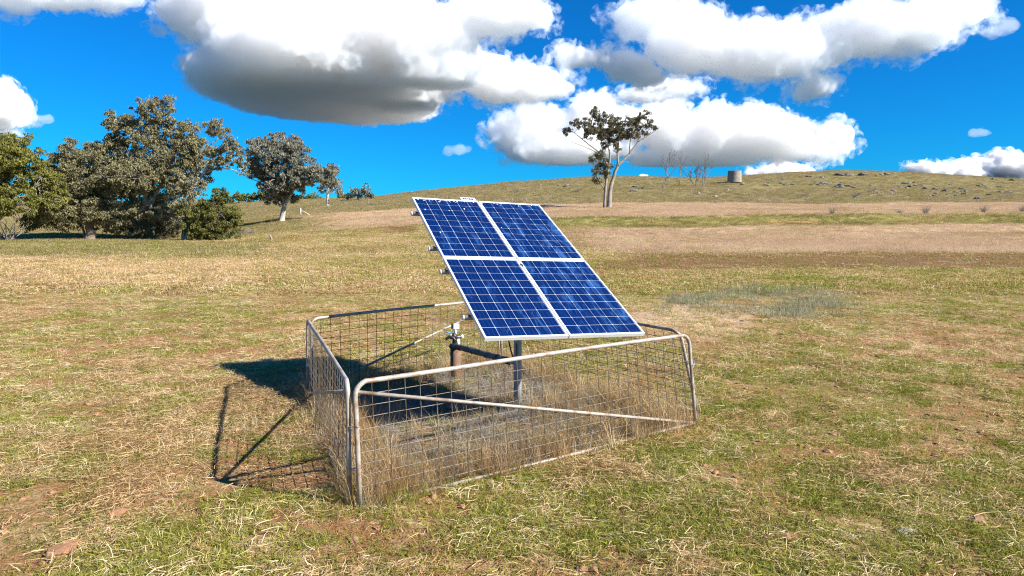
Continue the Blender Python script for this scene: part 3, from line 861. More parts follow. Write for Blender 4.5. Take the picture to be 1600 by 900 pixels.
M_ROCK_DARK = mat_simple("dark_rock", (.045, .04, .038), (.24, .21, .18), 1.3, .9, 0, .5, 6, .1)
M_ROCK_PALE = mat_simple("pale_rock", (.17, .145, .115), (.40, .35, .29), 1.5, .9, 0, .5, 6, .1)
M_ROCK_RED = mat_simple("red_stone", (.17, .08, .038), (.38, .20, .10), 14, .9, 0, .5, 6, .01)
M_ROCK_GREYISH = mat_simple("grey_stone", (.24, .21, .18), (.44, .40, .35), 14, .9, 0, .5, 6, .01)
rdark = [rock_mesh(i, M_ROCK_DARK) for i in range(6)]
rpale = [rock_mesh(20 + i, M_ROCK_PALE) for i in range(3)]
rnd = random.Random(42)
def rock(me, px, py, size, label, group):
    p = hit(px, py); o = put("rock", me, None, (p.x, p.y, p.z + size * .12))
    o.scale = (size * rnd.uniform(.8, 1.3), size * rnd.uniform(.7, 1.1), size * rnd.uniform(.6, 1.0)); o.rotation_euler = (rnd.uniform(-.2, .2), rnd.uniform(-.2, .2), rnd.uniform(0, 6.28))
    tag(o, label, "rock", group)
bands = [(1260, 1285, 276, 279, 7), (1310, 1385, 271.5, 275, 22), (1190, 1215, 286, 291, 5), (1215, 1240, 287, 290, 4), (1265, 1295, 285, 290, 8), (1300, 1335, 289, 295, 9), (1400, 1470, 285, 295, 12),
         (1440, 1580, 299, 307, 26), (1490, 1540, 290, 296, 8), (1540, 1600, 280, 286, 6), (1195, 1260, 280, 284, 4), (1340, 1400, 288, 300, 5), (870, 900, 286, 292, 5), (800, 830, 297, 301, 4), (700, 890, 283, 298, 8), (1210, 1600, 283, 312, 20), (960, 1030, 283, 300, 6)]
for x0, x1, y0, y1, n in bands:
    for i in range(n):
        dark = rnd.random() < .85
        rock(rnd.choice(rdark if dark else rpale), rnd.uniform(x0, x1), rnd.uniform(y0, y1), rnd.uniform(.22, .95) * (1.6 if y0 == 271.5 else 1) * (1.05 if dark else .6),
             "dark weathered rock lying in the grass of the far hillside" if dark else "pale weathered rock lying in the grass of the far hillside", "dark rocks on the hillside" if dark else "pale rocks on the hillside")
for px, py, s, lab in [(1117, 308, .9, "larger tan rock at the foot of the tank mound"), (1136, 298, .8, "tan rock halfway up the tank mound"), (1090, 303, .7, "tan rock left of the tank mound"), (1160, 288, .8, "dark rock at the right foot of the water tank"), (643, 301, .8, "dark boulder on the hill's left shoulder above the panels")]:
    rock(rdark[0] if 'dark' in lab else rpale[0], px, py, s, lab, None)
rred = [rock_mesh(50 + i, M_ROCK_RED, .5, 3) for i in range(4)]
rgrey = [rock_mesh(70 + i, M_ROCK_GREYISH, .45, 3) for i in range(2)]
stones = [(98, 864, .098, 0, "largest reddish stone, near the lower left corner"), (262, 691, .062, 1, "reddish stone on the grass left of the pen's shadow"), (88, 686, .045, 2, "small reddish stone near the left edge, below a pale chip"),
          (180, 804, .055, 3, "flat reddish stone in the lower left, right of the largest stone"), (138, 745, .05, 1, "flat reddish stone sunk in turf above the largest stone"), (105, 570, .06, 4, "pale grey chip of stone on the left"),
          (1382, 758, .05, 0, "small tan stone in the lower right turf"), (1526, 816, .075, 2, "long tan stone near the lower right edge"), (1236, 842, .06, 3, "upright reddish stone in the lower right turf"),
          (1415, 832, .06, 5, "grey stone among bleached stalks at lower right"), (1112, 768, .05, 2, "small reddish stone below the pen's right corner"), (1345, 745, .04, 4, "small grey stone in the right foreground"),
          (1150, 433, .16, 1, "clod of red earth in the bare ground at right"), (1310, 447, .17, 0, "second clod of red earth in the bare ground at right"), (1088, 437, .14, 3, "dark clod of earth right of the panels"), (425, 456, .15, 2, "reddish clod on the dry grass left of the panels"), (435, 478, .11, 0, "small reddish stone beyond the pen's far left corner"),
          (255, 592, .06, 3, "reddish stone left of the shadow's tip"), (205, 552, .06, 1, "small reddish stone in the left grass"), (820, 1, 0, 0, "")]
for px, py, s, k, lab in stones[:-1]:
    p = hit(px, py); o = put("stone", (rred + rgrey)[k], None, (p.x, p.y, p.z + s * .10)); o.scale = (s * 1.25, s, s); o.rotation_euler = (0, .1, rnd.uniform(0, 6.28))
    tag(o, lab, "stone")

# ------------------------------------------------------------------ fences and posts
M_POSTWOOD = mat_simple("weathered_wood", (.13, .11, .09), (.32, .28, .24), 3, .9, 0, .4)
M_POSTWHITE = mat_simple("whitewashed_wood", (.50, .49, .46), (.70, .69, .66), 3, .8, 0, .2)
def wire_fence(label, pts, h=1.15, r=.055, mat=M_POSTWOOD, grp="wire fences under the hill"):
    P = [drop(px, Y) for px, Y in pts]
    root = thing("wire_fence", label, "fence", P[0], grp)
    rr = random.Random(len(pts))
    for p in P:
        b = MB(); b.tube([(0, 0, -.2), (rr.gauss(0, .03), rr.gauss(0, .03), h * rr.uniform(.9, 1.1))], r, 7)
        o = b.build("post", mat, root); o.location = p - P[0]
    for hh in (.35, .7, 1.02):
        b = MB(); b.tube([tuple(p - P[0] + Vector((0, 0, hh * h / 1.15))) for p in P], .006, 4); b.build("wire", M_GALV_DULL, root)
wire_fence("wire fence with dark posts along the foot of the hill at right", [(1180 + i * 37.5, 152 + .3 * i) for i in range(13)])
wire_fence("wire fence with small dark posts crossing the slope left of the panels", [(455, 172), (490, 174), (515, 176), (545, 177), (578, 178), (611, 179), (640, 180), (668, 181), (700, 181)])
wire_fence("row of short dark posts at the hill's foot above the panels", [(772, 153), (800, 153), (822, 153), (843, 153), (870, 154)], .9, .08)
P = drop(473, 140)
root = thing("strainer_post", "white strainer post with a sloping stay on the left slope", "post", P)
b = MB(); b.tube([(0, 0, -.2), (0, 0, 1.6)], .10, 10); b.build("post", M_POSTWHITE, root)
b = MB(); b.tube([(.05, 0, 1.2), (1.9, .3, .12)], .05, 8); b.build("stay", M_POSTWHITE, root)
P = drop(426, 80)
b = MB(); b.tube([(.16, 0, -.2), (.03, 0, .3), (-.13, .02, .78)], [.14, .13, .115], 10); o = b.build("stump", M_POSTWOOD); o.location = P
tag(o, "short leaning grey stump on the green crest", "stump")

# dry bushes and weeds
def dry_bush(label, px, Y, h, w, seed, mat=M_DEAD, n=60, group="dry bushes on the bank"):
    rnd = random.Random(seed); b = MB()
    for i in range(n):
        a = rnd.uniform(0, 6.28); L = h * rnd.uniform(.5, 1.1); s = rnd.uniform(.1, 1) * w
        b.tube(curve_pts((rnd.gauss(0, .06), rnd.gauss(0, .06), -.05), (math.cos(a) * s, math.sin(a) * s, L), 4, .1, rnd), [.014, .011, .008, .005], 3, False)
    P = drop(px, Y)
    o = b.build("dry_bush", mat); o.location = P
    tag(o, label, "bush", group)
for px, Y, h, w, lab in [(1295, 99, 1.1, .8, "leafless bush on the green bank, leftmost"), (1440, 99, 1.4, 1.1, "largest leafless bush on the green bank"), (1400, 100, .7, .9, "low leafless bush left of the largest one on the bank"), (1530, 100, 1.1, 1.0, "leafless bush on the bank near the right edge"), (1590, 100, 1.3, 1.3, "leafless bush on the bank at the right edge")]:
    dry_bush(lab, px, Y, h, w, int(px))
for i, (px, Y, h, w, lab) in enumerate([(1002, 200, 1.2, 1.6, "grey scrub on the hill left of the leafless trees"), (1330, 168, 1.1, 2.0, "low dark scrub on the lower hillside"), (1250, 172, .9, 2.2, "low grey scrub below the rocks right of the mound"), (1352, 185, 1.0, 1.8, "grey scrub higher on the right hillside"), (900, 190, 1.0, 1.8, "grey scrub left of the lone tree"), (380, 108, .9, 1.2, "grey dry bush on the slope left of the round gum"), (395, 106, .8, 1.0, "small dry bush beside the grey dry bush on the slope"), (370, 104, .7, 1.1, "dry bush at the bushy tree's right foot")]):
    dry_bush(lab, px, Y, h, w, 200 + i, M_DEAD, 110, "dry scrub on the slopes")
tree("bush", "small bright green bush on the mound below the tank", 222, (1157, 303), [([(1157, 303), (1157, 299)], .1, .05)], [(1157, 299, 4, 3.5)], M_LEAF_GREEN, M_BARK_DARK, .28, 60, 3, 1.5, None, 77, cat="bush")

# ------------------------------------------------------------------ grass
def blade_mat(name, stops, trans=.42, scale=6):
    t = NT(name)
    g = t.node("ShaderNodeNewGeometry")
    at = t.attr("tint", 'INSTANCER').outputs['Fac']
    r = t.math('ADD', t.math('MULTIPLY', g.outputs['Random Per Island'], .6), t.math('MULTIPLY', at, .4))
    c = t.ramp(r, stops)
    return t.leafy(c, trans)
M_BL_GREEN = blade_mat("green_blades", [(0, (.055, .068, .009)), (.35, (.16, .19, .025)), (.7, (.34, .34, .06)), (.95, (.56, .48, .18))])
M_BL_STRAW = blade_mat("straw_blades", [(0, (.17, .09, .035)), (.3, (.44, .29, .125)), (.65, (.72, .53, .28)), (.9, (.90, .77, .54))])
M_BL_FIELD = blade_mat("field_stubble", [(0, (.27, .18, .105)), (.35, (.46, .325, .205)), (.7, (.62, .46, .31)), (1, (.76, .61, .45))])
M_BL_RUSSET = blade_mat("russet_stalks", [(0, (.12, .065, .028)), (.4, (.31, .185, .08)), (.8, (.50, .34, .165)), (1, (.64, .48, .26))])
M_BL_GREY = blade_mat("bleached_stalks", [(0, (.14, .13, .11)), (.4, (.30, .28, .24)), (.8, (.48, .45, .39)), (1, (.62, .59, .53))])
M_BL_SAGE = blade_mat("sage_leaves", [(0, (.11, .11, .055)), (.4, (.25, .24, .14)), (.8, (.42, .40, .26)), (1, (.58, .53, .40))])
M_BL_OLIVE = blade_mat("olive_blades", [(0, (.10, .085, .03)), (.4, (.235, .195, .075)), (.75, (.37, .30, .135)), (1, (.52, .42, .23))])

def clump_mesh(name, mat, n, rad, hmin, hmax, w, lean, curl, seed, flat=0.0):
    rng = np.random.default_rng(seed)
    a = rng.random(n) * 6.283; r = rad * np.sqrt(rng.random(n))
    p0 = np.stack([r * np.cos(a), r * np.sin(a), np.full(n, -.006)], 1)
    th = rng.random(n) * 6.283
    el = np.where(rng.random(n) < flat, rng.uniform(.0, .22, n), np.clip(rng.normal(1.57 - lean, lean * .6, n), .15, 1.57))
    p0[:, 2] += np.where(el < .25, rng.uniform(.008, .04, n), 0)
    L = rng.uniform(hmin, hmax, n)
    d = np.stack([np.cos(th) * np.cos(el), np.sin(th) * np.cos(el), np.sin(el)], 1)
    c2 = np.stack([np.cos(th), np.sin(th), np.full(n, -.25)], 1) * (curl * rng.uniform(.2, 1, n))[:, None]
    side = np.stack([-np.sin(th), np.cos(th), rng.normal(0, .5, n)], 1)
    side /= np.linalg.norm(side, axis=1)[:, None]
    sk = rng.normal(0, .18, (n, 1)) * side
    m = p0 + d * (L * .5)[:, None] + sk * L[:, None] * .5
    e = p0 + (d + c2) / np.linalg.norm(d + c2, axis=1)[:, None] * L[:, None]
    e[:, 2] = np.maximum(e[:, 2], .004)
    ww = (w * rng.uniform(.6, 1.3, n))[:, None]
    V = np.stack([p0 - side * ww, p0 + side * ww, m + side * ww * .8, m - side * ww * .8, e], 1)
    verts = V.reshape(-1, 3); fs = []
    for i in range(n):
        k = i * 5; fs += [(k, k + 1, k + 2, k + 3), (k + 3, k + 2, k + 4)]
    me = bpy.data.meshes.new(name); me.from_pydata(verts.tolist(), [], fs); me.materials.append(mat); me.update()
    return me

KINDS = []          # (first index, variants)
SRC = bpy.data.collections.new("grass_sources")
_cnt = 0
def kind(nvar, *args, **kw):
    global _cnt
    first = _cnt
    for i in range(nvar):
        me = clump_mesh("grass_tuft", *args, seed=100 + _cnt, **kw)
        SRC.objects.link(bpy.data.objects.new("grass_tuft_%03d" % _cnt, me)); _cnt += 1
    KINDS.append((first, nvar)); return len(KINDS) - 1
K_TURF = kind(4, M_BL_GREEN, 60, .12, .025, .07, .0027, .8, .5)
K_LITTER = kind(6, M_BL_STRAW, 22, .16, .04, .16, .0022, 1.3, .3, flat=.86)
K_STEM = kind(3, M_BL_STRAW, 9, .12, .10, .26, .0016, .55, .35, flat=.1)
K_RUSSET = kind(3, M_BL_RUSSET, 26, .15, .03, .12, .0021, 1.0, .3, flat=.65)
K_FIELD = kind(4, M_BL_FIELD, 60, .5, .12, .34, .007, .6, .3, flat=.2)
K_BANK = kind(3, M_BL_GREEN, 60, .5, .10, .30, .009, .6, .4)
K_SAGE = kind(3, M_BL_SAGE, 44, .20, .06, .20, .0032, .7, .3, flat=.1)
K_FARGREEN = kind(3, M_BL_GREEN, 70, .36, .025, .075, .006, .8, .4)
K_FARSTRAW = kind(3, M_BL_STRAW, 44, .36, .04, .13, .0045, 1.0, .3, flat=.6)
K_FARRED = kind(3, M_BL_RUSSET, 44, .36, .03, .11, .0055, 1.0, .3, flat=.6)
K_OLIVE = kind(3, M_BL_OLIVE, 60, .7, .12, .36, .014, .7, .3)
K_TALL = kind(4, M_BL_STRAW, 26, .10, .26, .58, .0019, .32, .35)
K_TALLRUST = kind(4, M_BL_RUSSET, 30, .10, .22, .52, .0020, .36, .35)
K_TALLGREEN = kind(3, M_BL_GREEN, 34, .09, .12, .30, .0026, .4, .6)
K_MAT = kind(4, M_BL_GREY, 40, .20, .12, .36, .0023, .95, .4, flat=.45)

M_CLOD = mat_simple("earth_clod", (.13, .062, .03), (.40, .22, .11), 30, .95, 0, .5, 5, .01)
_f0 = _cnt
for i in range(4):
    me = rock_mesh(90 + i, M_CLOD, .6, 1); me.transform(Matrix.Scale(.05, 4))
    SRC.objects.link(bpy.data.objects.new("grass_tuft_%03d" % _cnt, me)); _cnt += 1
KINDS.append((_f0, 4)); K_CLOD = len(KINDS) - 1
def scatter(name, pts, kinds, scales, tint, label=None, cat=None, struct_kind='stuff', lean=None):
    n = len(pts)
    rng = np.random.default_rng(n)
    f = np.array([KINDS[k][0] for k in range(len(KINDS))]); nv = np.array([KINDS[k][1] for k in range(len(KINDS))])
    idx = f[kinds] + (rng.random(n) * nv[kinds]).astype(int)
    me = bpy.data.meshes.new(name)
    me.vertices.add(n); me.vertices.foreach_set('co', pts.reshape(-1).astype(np.float32))
    a = me.attributes.new("idx", 'INT', 'POINT'); a.data.foreach_set('value', idx.astype(np.int32))
    rot = np.stack([rng.normal(0, .10, n), rng.normal(0, .10, n), rng.random(n) * 6.283], 1)
    a = me.attributes.new("rot", 'FLOAT_VECTOR', 'POINT'); a.data.foreach_set('vector', rot.reshape(-1).astype(np.float32))
    a = me.attributes.new("scl", 'FLOAT', 'POINT'); a.data.foreach_set('value', scales.astype(np.float32))
    a = me.attributes.new("tint", 'FLOAT', 'POINT'); a.data.foreach_set('value', tint.astype(np.float32))
    o = col(bpy.data.objects.new(name, me))
    md = o.modifiers.new("scatter", 'NODES'); md.node_group = SCATTER
    tag(o, label, cat, None, struct_kind)
    return o
ng = bpy.data.node_groups.new("scatter_tufts", 'GeometryNodeTree')
ng.interface.new_socket("Geometry", in_out='INPUT', socket_type='NodeSocketGeometry')
ng.interface.new_socket("Geometry", in_out='OUTPUT', socket_type='NodeSocketGeometry')
gi, go = ng.nodes.new("NodeGroupInput"), ng.nodes.new("NodeGroupOutput")
ci = ng.nodes.new("GeometryNodeCollectionInfo"); ci.inputs['Collection'].default_value = SRC
ci.inputs['Separate Children'].default_value = True; ci.inputs['Reset Children'].default_value = True
ip = ng.nodes.new("GeometryNodeInstanceOnPoints"); ip.inputs['Pick Instance'].default_value = True
def na(nm, ty):
    q = ng.nodes.new("GeometryNodeInputNamedAttribute"); q.data_type = ty; q.inputs[0].default_value = nm; return q.outputs[0]
ng.links.new(gi.outputs[0], ip.inputs['Points']); ng.links.new(ci.outputs[0], ip.inputs['Instance'])
ng.links.new(na("idx", 'INT'), ip.inputs['Instance Index'])
e2r = ng.nodes.new("FunctionNodeEulerToRotation"); ng.links.new(na("rot", 'FLOAT_VECTOR'), e2r.inputs[0])
ng.links.new(e2r.outputs[0], ip.inputs['Rotation']); ng.links.new(na("scl", 'FLOAT'), ip.inputs['Scale'])
ng.links.new(ip.outputs[0], go.inputs[0])
SCATTER = ng

def wedge(y0, y1, n, margin=.10, power=1.0):
    """points on the ground seen between two depths (a little wider than the frame)"""
    s = RNG.random(n); y = (y0 ** (power + 1) + s * (y1 ** (power + 1) - y0 ** (power + 1))) ** (1 / (power + 1))
    x = RNG.uniform(-1, 1, n) * (y * (.75 + margin) + .6)
    return x, y
PEN = np.array([gA, gB, (-.18, 12.1), (-2.88, 9.6)])
def in_pen(x, y, grow=0.0):
    c = PEN.mean(0); P = c + (PEN - c) * (1 + grow); r = np.ones(len(x), bool)
    for i in range(4):
        a, b = P[i], P[(i + 1) % 4]
        r &= ((b[0] - a[0]) * (y - a[1]) - (b[1] - a[1]) * (x - a[0])) > 0
    return r
def choose(table, n):
    """table: list of (kind, weight array)"""
    w = np.stack([np.broadcast_to(q, (n,)) for _, q in table], 1); w = np.maximum(w, 0); w = np.cumsum(w, 1)
    r = RNG.random(n) * w[:, -1]
    return np.array([k for k, _ in table])[(r[:, None] > w).sum(1).clip(0, len(table) - 1)]
def near_field(y0, y1, n, big=1.0, power=0.0):
    x, y = wedge(y0, y1, n, .12, power)
    cv = cover(x, y)
    big_n = fbm(x * .22, y * .22, 4, 31); mid = fbm(x * 1.1, y * 1.1, 4, 37); fine = fbm(x * 3.2, y * 3.2, 3, 41)
    g = sstep(.41, .66, big_n * .28 + mid * .37 + fine * .35 + .05 * np.clip((9 - y) / 5, 0, 1) + .03 * sstep(0, 4, x))
    g = np.clip(g * (1 - .6 * cv['straw']) + .6 * cv['green'], 0, 1)
    bare = sstep(.53, .62, fbm(x * 1.4, y * 1.4, 4, 53) + .12 * cv['soil'])
    keep = (RNG.random(n) > bare * .84) & (RNG.random(n) > cv['soil'] * .72)
    kk = choose([(K_TURF if big < 1.6 else K_FARGREEN, g * 1.5 + .10), (K_LITTER if big < 1.6 else K_FARSTRAW, 1.25 * (1 - g) + .42 + cv['straw'] * 1.5),
                 (K_STEM if big < 1.6 else K_FARSTRAW, .035 * (1 - g) + .012 + cv['straw'] * .15), (K_RUSSET if big < 1.6 else K_FARRED, .5 * (1 - g) + .1 + cv['soil'] * 1.2), (K_SAGE, cv['grey'] * 1.6 * (fine > .5))], n)
    s = RNG.uniform(.7, 1.3, n) * big
    s = np.where(kk == K_SAGE, s * 1.05, s)
    tint = np.clip(mid * 1.2 - .1 + RNG.normal(0, .15, n), 0, 1)
    keep &= ~in_pen(x, y, -.02)
    cl = (RNG.random(n) < .010 + .20 * cv['soil'] + .04 * bare); kk[cl] = K_CLOD; keep |= cl & ~in_pen(x, y, -.02)
    s = np.where(cl, s * RNG.uniform(.25, 1.0, n), s)
    p = np.stack([x, y, height(x, y)], 1)
    return p[keep], kk[keep], s[keep], tint[keep]
parts_ = [near_field(3.6, 12, 30000, 1.0, .4), near_field(11, 26, 38000, 1.25, .3), near_field(24, 56, 34000, 1.8, .3)]
P_, K_, S_, T_ = (np.concatenate(q) for q in zip(*parts_))
scatter("pasture_grass", P_, K_, S_, T_, "short green and straw pasture grass covering the paddock", "grass")

x, y = wedge(52, 152, 76000, .06, .2); cv = cover(x, y)
kp = RNG.random(len(x)) > cv['soil'] * .7; x, y = x[kp], y[kp]; cv = cover(x, y)
rn = RNG.random(len(x))
kk = choose([(K_FIELD, cv['straw'] * 3 + .05), (K_BANK, cv['green'] * .55), (K_OLIVE, cv['green'] * 1.3), (K_FARRED, cv['soil'] * 1.5 + .12), (K_FARGREEN, .12 + .3 * (1 - cv['straw']) + cv['green']), (K_FARSTRAW, .45 + .3 * (1 - cv['straw'])), (K_OLIVE, cv['hill'] * 2)], len(x))
sc = RNG.uniform(.7, 1.25, len(x)) * np.where((kk == K_FIELD) | (kk == K_BANK) | (kk == K_OLIVE), 1.0, 2.3)
scatter("field_grass", np.stack([x, y, height(x, y)], 1), kk, sc, np.clip(fbm(x * .15, y * .15, 4, 61), 0, 1), "pale dry stubble and green strips of the distant field", "grass")
x, y = wedge(148, 300, 42000, .04, .2); w = fbm(x * .06, y * .06, 4, 71)
kk = choose([(K_OLIVE, 1.2), (K_BANK, sstep(.5, .7, w) * .25), (K_FIELD, sstep(.6, .4, w) * 1.0 + .4)], len(x))
scatter("hill_grass", np.stack([x, y, height(x, y)], 1), kk, RNG.uniform(.8, 1.7, len(x)), np.clip(w, 0, 1), "olive tussock grass covering the hill", "grass")

# long grass in and around the pen
def pen_edge(n, sd, inside):
    i = RNG.integers(0, 4, n); s = RNG.random(n); a, b = PEN[i], PEN[(i + 1) % 4]
    p = a + (b - a) * s[:, None]; c = PEN.mean(0); d = c - p; d /= np.linalg.norm(d, axis=1)[:, None]
    return p + d * np.maximum(RNG.normal(inside, sd, n), -.05 - .22 * (i == 3))[:, None]
q = pen_edge(760, .17, .17)
q2 = RNG.uniform([-3, 5.4], [2.4, 12.3], (3000, 2)); q2 = q2[in_pen(q2[:, 0], q2[:, 1], -.05)]
q3 = PEN[0] + np.stack([RNG.normal(.12, .14, 60), np.abs(RNG.normal(.3, .3, 60))], 1)
q4 = np.array([1.2, 8.7]) + RNG.normal(0, 1, (170, 2)) * [.55, .45]
q5 = np.array([-1.82, 7.6]) + RNG.normal(0, 1, (200, 1)) * np.array([[-.35, .9]]) + RNG.normal(0, .12, (200, 2))
q = np.concatenate([q, q2, q3, q4, q5]); n = len(q)
edge = np.concatenate([np.ones(760), np.zeros(len(q2)), np.ones(60), np.ones(370)])
w = fbm(q[:, 0] * .9, q[:, 1] * .9, 4, 81)
kk = choose([(K_TALL, edge * .8 + .09), (K_TALLRUST, edge * 1.1 + .16), (K_TALLGREEN, .14 + sstep(.5, .6, w) * .35), (K_MAT, .1 + (1 - edge) * (2.4 - 1.0 * sstep(.52, .64, w))), (K_LITTER, (1 - edge) * .5), (K_TURF, (1 - edge) * sstep(.48, .6, w) * 1.2)], n)
sc = RNG.uniform(.5, 1.0, n)
scatter("tall_dry_grass", np.stack([q[:, 0], q[:, 1], height(q[:, 0], q[:, 1])], 1), kk, sc, RNG.random(n), "long dry grass and bleached stalks inside the mesh pen", "grass")

# ------------------------------------------------------------------ clouds
def cloud_material(name, dens, k=0):
    t = NT(name)
    vs = t.node("ShaderNodeVolumeScatter"); vs.inputs['Color'].default_value = (.85, .922, 1, 1)
    vs.inputs['Density'].default_value = dens; vs.inputs['Anisotropy'].default_value = 0.0
    if k:        # torn, thin vapour round the dense core
        nz = t.noise(1 / (15.0 * k), 5, .62, t.pos())
        t.l.new(t.math('MULTIPLY', t.ramp(nz, [(.50, 0.), (.66, 1.)]), dens), vs.inputs['Density'])
        t.m.cycles.volume_step_rate = .35
    t.l.new(vs.outputs[0], t.out.inputs['Volume'])
    return t.m
_ico = {}
def ico(sub):
    if sub not in _ico:
        bm = bmesh.new(); bmesh.ops.create_icosphere(bm, subdivisions=sub, radius=1)
        _ico[sub] = (np.array([v.co[:] for v in bm.verts]), [tuple(v.index for v in f.verts) for f in bm.faces]); bm.free()
    return _ico[sub]
def cloud(label, Y, blobs, vox=3.0, puff=1.0, flat=None, mfp=9.0, rough=1.0, fringe=2.5, seed=0, group="cumulus clouds"):
    rnd = random.Random(seed)
    k = Y / F
    B = MB()
    sph = []
    for cx, cyy, rx, ry, *ex in blobs:
        d0, rd0 = ex if ex else (0, min(rx, ry * 2.2))
        sph.append((cx, cyy, d0 + (0 if ex else rnd.uniform(-.2, .2) * rx), rx, ry, rd0))
        n = int(puff * (6 + rx / 5))
        for i in range(n):
            a = rnd.uniform(0, 2 * math.pi)
            e = rnd.uniform(-.4, 1.0) * math.pi / 2
            x = math.cos(a) * math.cos(e); z = math.sin(e); y = math.sin(a) * math.cos(e)
            r = rnd.uniform(.22, .42) * min(rx, ry * 1.4)
            sph.append((cx + x * rx * .85, cyy - z * ry * .85, d0 + y * rd0 * .8, r, r * .9, r))
            for j in range(3):
                a2 = rnd.uniform(0, 2 * math.pi); e2 = rnd.uniform(-.3, 1) * math.pi / 2
                r2 = r * rnd.uniform(.3, .55)
                sph.append((cx + x * rx * .85 + math.cos(a2) * math.cos(e2) * r, cyy - z * ry * .85 - math.sin(e2) * r, d0 + y * rd0 * .8 + math.sin(a2) * math.cos(e2) * r, r2, r2, r2))
    for cx, cyy, dy, rx, ry, rd in sph:
        c = at_depth(cx, cyy, Y)
        v, f = ico(3 if rx > 25 else 2)
        B.add(v * np.array([rx, rd, ry]) * k + np.array([c.x, c.y + dy * k, c.z]), f)
    B2 = MB()                                   # torn scraps round the rim
    for cx, cyy, rx, ry, *ex in blobs:
        d0 = ex[0] if ex else 0
        for i in range(int(6 + rx / 2.5)):
            a = rnd.uniform(0, 2 * math.pi); q_ = rnd.uniform(.9, 1.22); r = rnd.uniform(1.5, 5) * (.5 + min(1, ry / 30))
            c = at_depth(cx + math.cos(a) * (rx * q_ + 3), cyy - math.sin(a) * (ry * q_ + 3), Y)
            v, f = ico(2)
            B2.add(v * np.array([r * rnd.uniform(1, 3), r, r * .8]) * k + np.array([c.x, c.y + (d0 + rnd.uniform(-.6, .6) * ry) * k, c.z]), f)
    me = B.mesh("cloud_raw")
    o = bpy.data.objects.new("cloud_raw", me); col(o)
    md = o.modifiers.new("r", 'REMESH'); md.mode = 'VOXEL'; md.voxel_size = vox * k
    dg = bpy.context.evaluated_depsgraph_get()
    ev = bpy.data.meshes.new_from_object(o.evaluated_get(dg))
    bpy.data.objects.remove(o); bpy.data.meshes.remove(me)
    zb = at_depth(800, flat, Y).z if flat is not None else None
    def shape(me_, amp, swell):
        """billow the surface, flatten the base and clean up self-crossings with a second remesh"""
        n = len(me_.vertices)
        co = np.empty(n * 3, np.float32); me_.vertices.foreach_get('co', co); co = co.reshape(-1, 3).astype(float)
        no = np.empty(n * 3, np.float32); me_.vertex_normals.foreach_get('vector', no); no = no.reshape(-1, 3)
        q = co / k
        d = np.empty(n)
        for i in range(n):
            p = Vector(q[i])
            d[i] = swell + amp * (9.0 * mnoise.noise(p / 44) + 8.0 * (.4 - abs(mnoise.noise(p / 20))) + 7.5 * (.38 - abs(mnoise.noise(p / 9.5))) + 5.0 * (.3 - abs(mnoise.noise(p / 4.8))))
        co = co + no * (d[:, None] * k)
        if zb is not None:
            lo = co[:, 2] < zb
            co[lo, 2] = zb - (zb - co[lo, 2]) * .16
        me_.vertices.foreach_set('co', co.reshape(-1).astype(np.float32)); me_.update()
    def remesh(me_, size):
        o_ = bpy.data.objects.new("cloud_raw", me_); col(o_)
        m_ = o_.modifiers.new("r", 'REMESH'); m_.mode = 'VOXEL'; m_.voxel_size = size * k
        r_ = bpy.data.meshes.new_from_object(o_.evaluated_get(bpy.context.evaluated_depsgraph_get()))
        bpy.data.objects.remove(o_); bpy.data.meshes.remove(me_)
        return r_
    def finish(me_, nm, m_, lumpy=False):
        me_.polygons.foreach_set('use_smooth', np.ones(len(me_.polygons), bool))
        me_.materials.clear(); me_.materials.append(cloud_material("cloud_vapour", 1.0 / (m_ * k), k if lumpy else 0)); me_.name = nm
        return me_
    B2.v.append(np.array([v.co[:] for v in ev.vertices])); B2.f += [tuple(i + B2.n for i in p.vertices) for p in ev.polygons]
    fr = remesh(B2.mesh("cloud_raw"), vox)
    shape(ev, rough, 0); core = finish(remesh(ev, vox), "cloud", mfp)
    shape(fr, rough * 1.8, fringe); fr = finish(remesh(fr, vox * .9), "fringe", mfp * .55 + 4, True)
    o = bpy.data.objects.new("cloud", core); col(o)
    if fringe: put("fringe", fr, o)
    tag(o, label, "cloud", group)
    return o

cloud("largest cloud with a wide dark flat base and dazzling white middle, above the left trees", 2400,
      [(430, 75, 165, 62, 240, 330), (330, 95, 95, 40, 220, 240), (520, 85, 130, 50, 260, 280), (610, 45, 130, 55, 60, 90), (670, 95, 80, 36, 60, 60), (330, 0, 110, 40, 80, 90), (770, 12, 95, 24, 40, 50), (430, 40, 130, 56, 40, 90), (500, 10, 160, 50, 100, 120)], seed=1, vox=2.6, mfp=22, rough=1.3, flat=118)
cloud("white cloud reaching right from the largest cloud's lower side", 3000,
      [(800, 130, 80, 25), (715, 116, 55, 25), (755, 108, 46, 20), (640, 138, 66, 24), (862, 142, 36, 12)], seed=6, vox=2, mfp=20)
cloud("heaped white cloud stretching behind the lone right tree", 5200,
      [(822, 218, 44, 34), (862, 196, 34, 24), (932, 186, 42, 26), (900, 234, 94, 22), (1020, 196, 54, 28), (1100, 216, 84, 34), (1180, 212, 78, 30), (1240, 230, 54, 17), (1080, 248, 104, 15)], seed=2, mfp=18, vox=1.8, flat=258)
cloud("small ragged cloud at the right end of the heaped cloud", 5400, [(1300, 212, 26, 12), (1312, 232, 22, 8), (1270, 245, 30, 6)], seed=12, mfp=14, vox=1.6)
cloud("low white cloud just above the hilltop right of the tank", 7500, [(1230, 268, 42, 10), (1200, 272, 40, 8)], seed=13, mfp=5, vox=1.5, rough=.6)
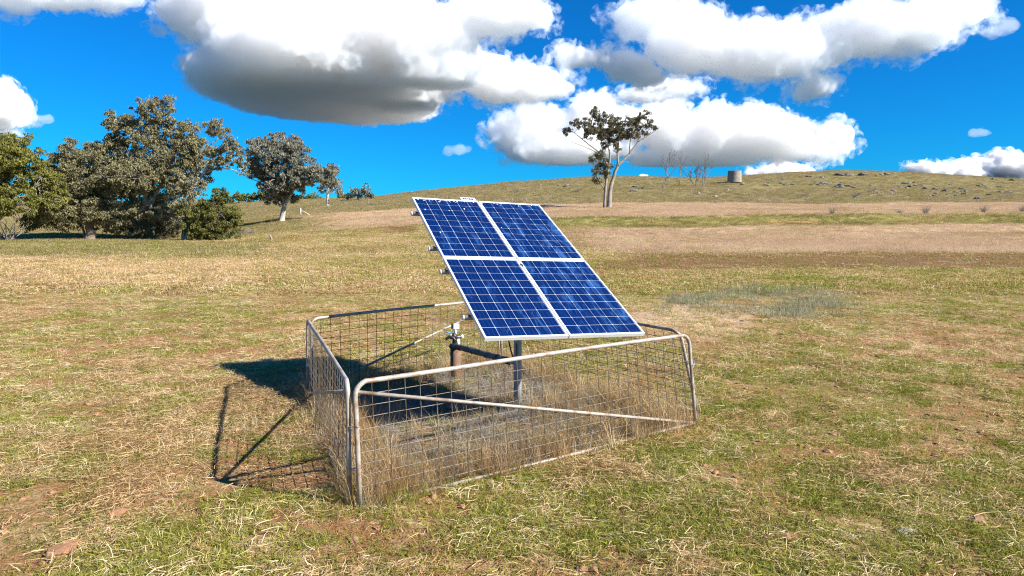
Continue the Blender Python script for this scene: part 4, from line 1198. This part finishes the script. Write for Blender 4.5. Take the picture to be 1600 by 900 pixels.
cloud("long ragged white cloud bank across the upper right sky", 3600,
      [(1040, 30, 82, 20), (1090, 76, 80, 31), (1180, 84, 94, 35), (1268, 84, 60, 22), (1350, 48, 72, 33), (1420, 52, 62, 26), (1480, 16, 60, 26), (1010, 42, 44, 18)], seed=3, mfp=28, vox=2, rough=1.2)
cloud("small puff under the right part of the long cloud bank", 3600, [(1276, 138, 26, 15), (1262, 148, 22, 8)], seed=14, mfp=14, vox=1.6)
cloud("small grey-white cloud high in the middle of the sky", 3600, [(910, 88, 34, 14), (893, 95, 20, 8)], seed=15, mfp=14, vox=1.6)
cloud("small white cloud left of the long cloud bank", 3700, [(985, 105, 38, 16), (1010, 118, 30, 10)], seed=16, mfp=12, vox=1.6)
cloud("thin low cloud just under the long cloud bank", 4200, [(1050, 138, 42, 9), (1005, 150, 40, 8)], seed=17, mfp=14, vox=1.6)
cloud("bright cloud bank low on the right edge of the sky", 8000, [(1440, 264, 24, 9), (1500, 270, 55, 11), (1470, 268, 20, 8), (1560, 262, 50, 16), (1600, 264, 40, 18), (1560, 275, 90, 9)], seed=4, mfp=4, vox=1.3, rough=.7)
cloud("white cloud cut off by the left edge of the sky", 3400, [(-5, 165, 38, 30), (10, 180, 20, 18), (-25, 190, 40, 20)], seed=5, mfp=9, vox=1.8)
cloud("thin grey cloud along the top left edge", 2600, [(80, 2, 85, 13), (150, -6, 70, 16), (20, -8, 70, 14)], seed=7, mfp=22, vox=2)
cloud("faint wisp of cloud above the left trees", 3000, [(66, 186, 18, 6), (58, 192, 9, 4)], seed=8, fringe=0, mfp=40, vox=1.4, rough=.8)
cloud("faint grey wisp left of the heaped cloud", 4500, [(715, 234, 20, 8), (705, 239, 14, 4)], seed=9, fringe=0, mfp=60, vox=1.4, rough=.8)
cloud("faint wisp high near the right edge", 3000, [(1575, 42, 16, 7), (1550, 52, 12, 4), (1500, 65, 10, 5)], seed=10, fringe=0, mfp=45, vox=1.4, rough=.9)
cloud("thin streak of cloud low on the right", 5000, [(1530, 208, 18, 4)], seed=18, fringe=0, mfp=40, vox=1.2, rough=.5)
cloud("tiny white cloud on the horizon by the leafless trees", 8000, [(1006, 281, 10, 6)], seed=19, fringe=0, mfp=4, vox=1, rough=.4)
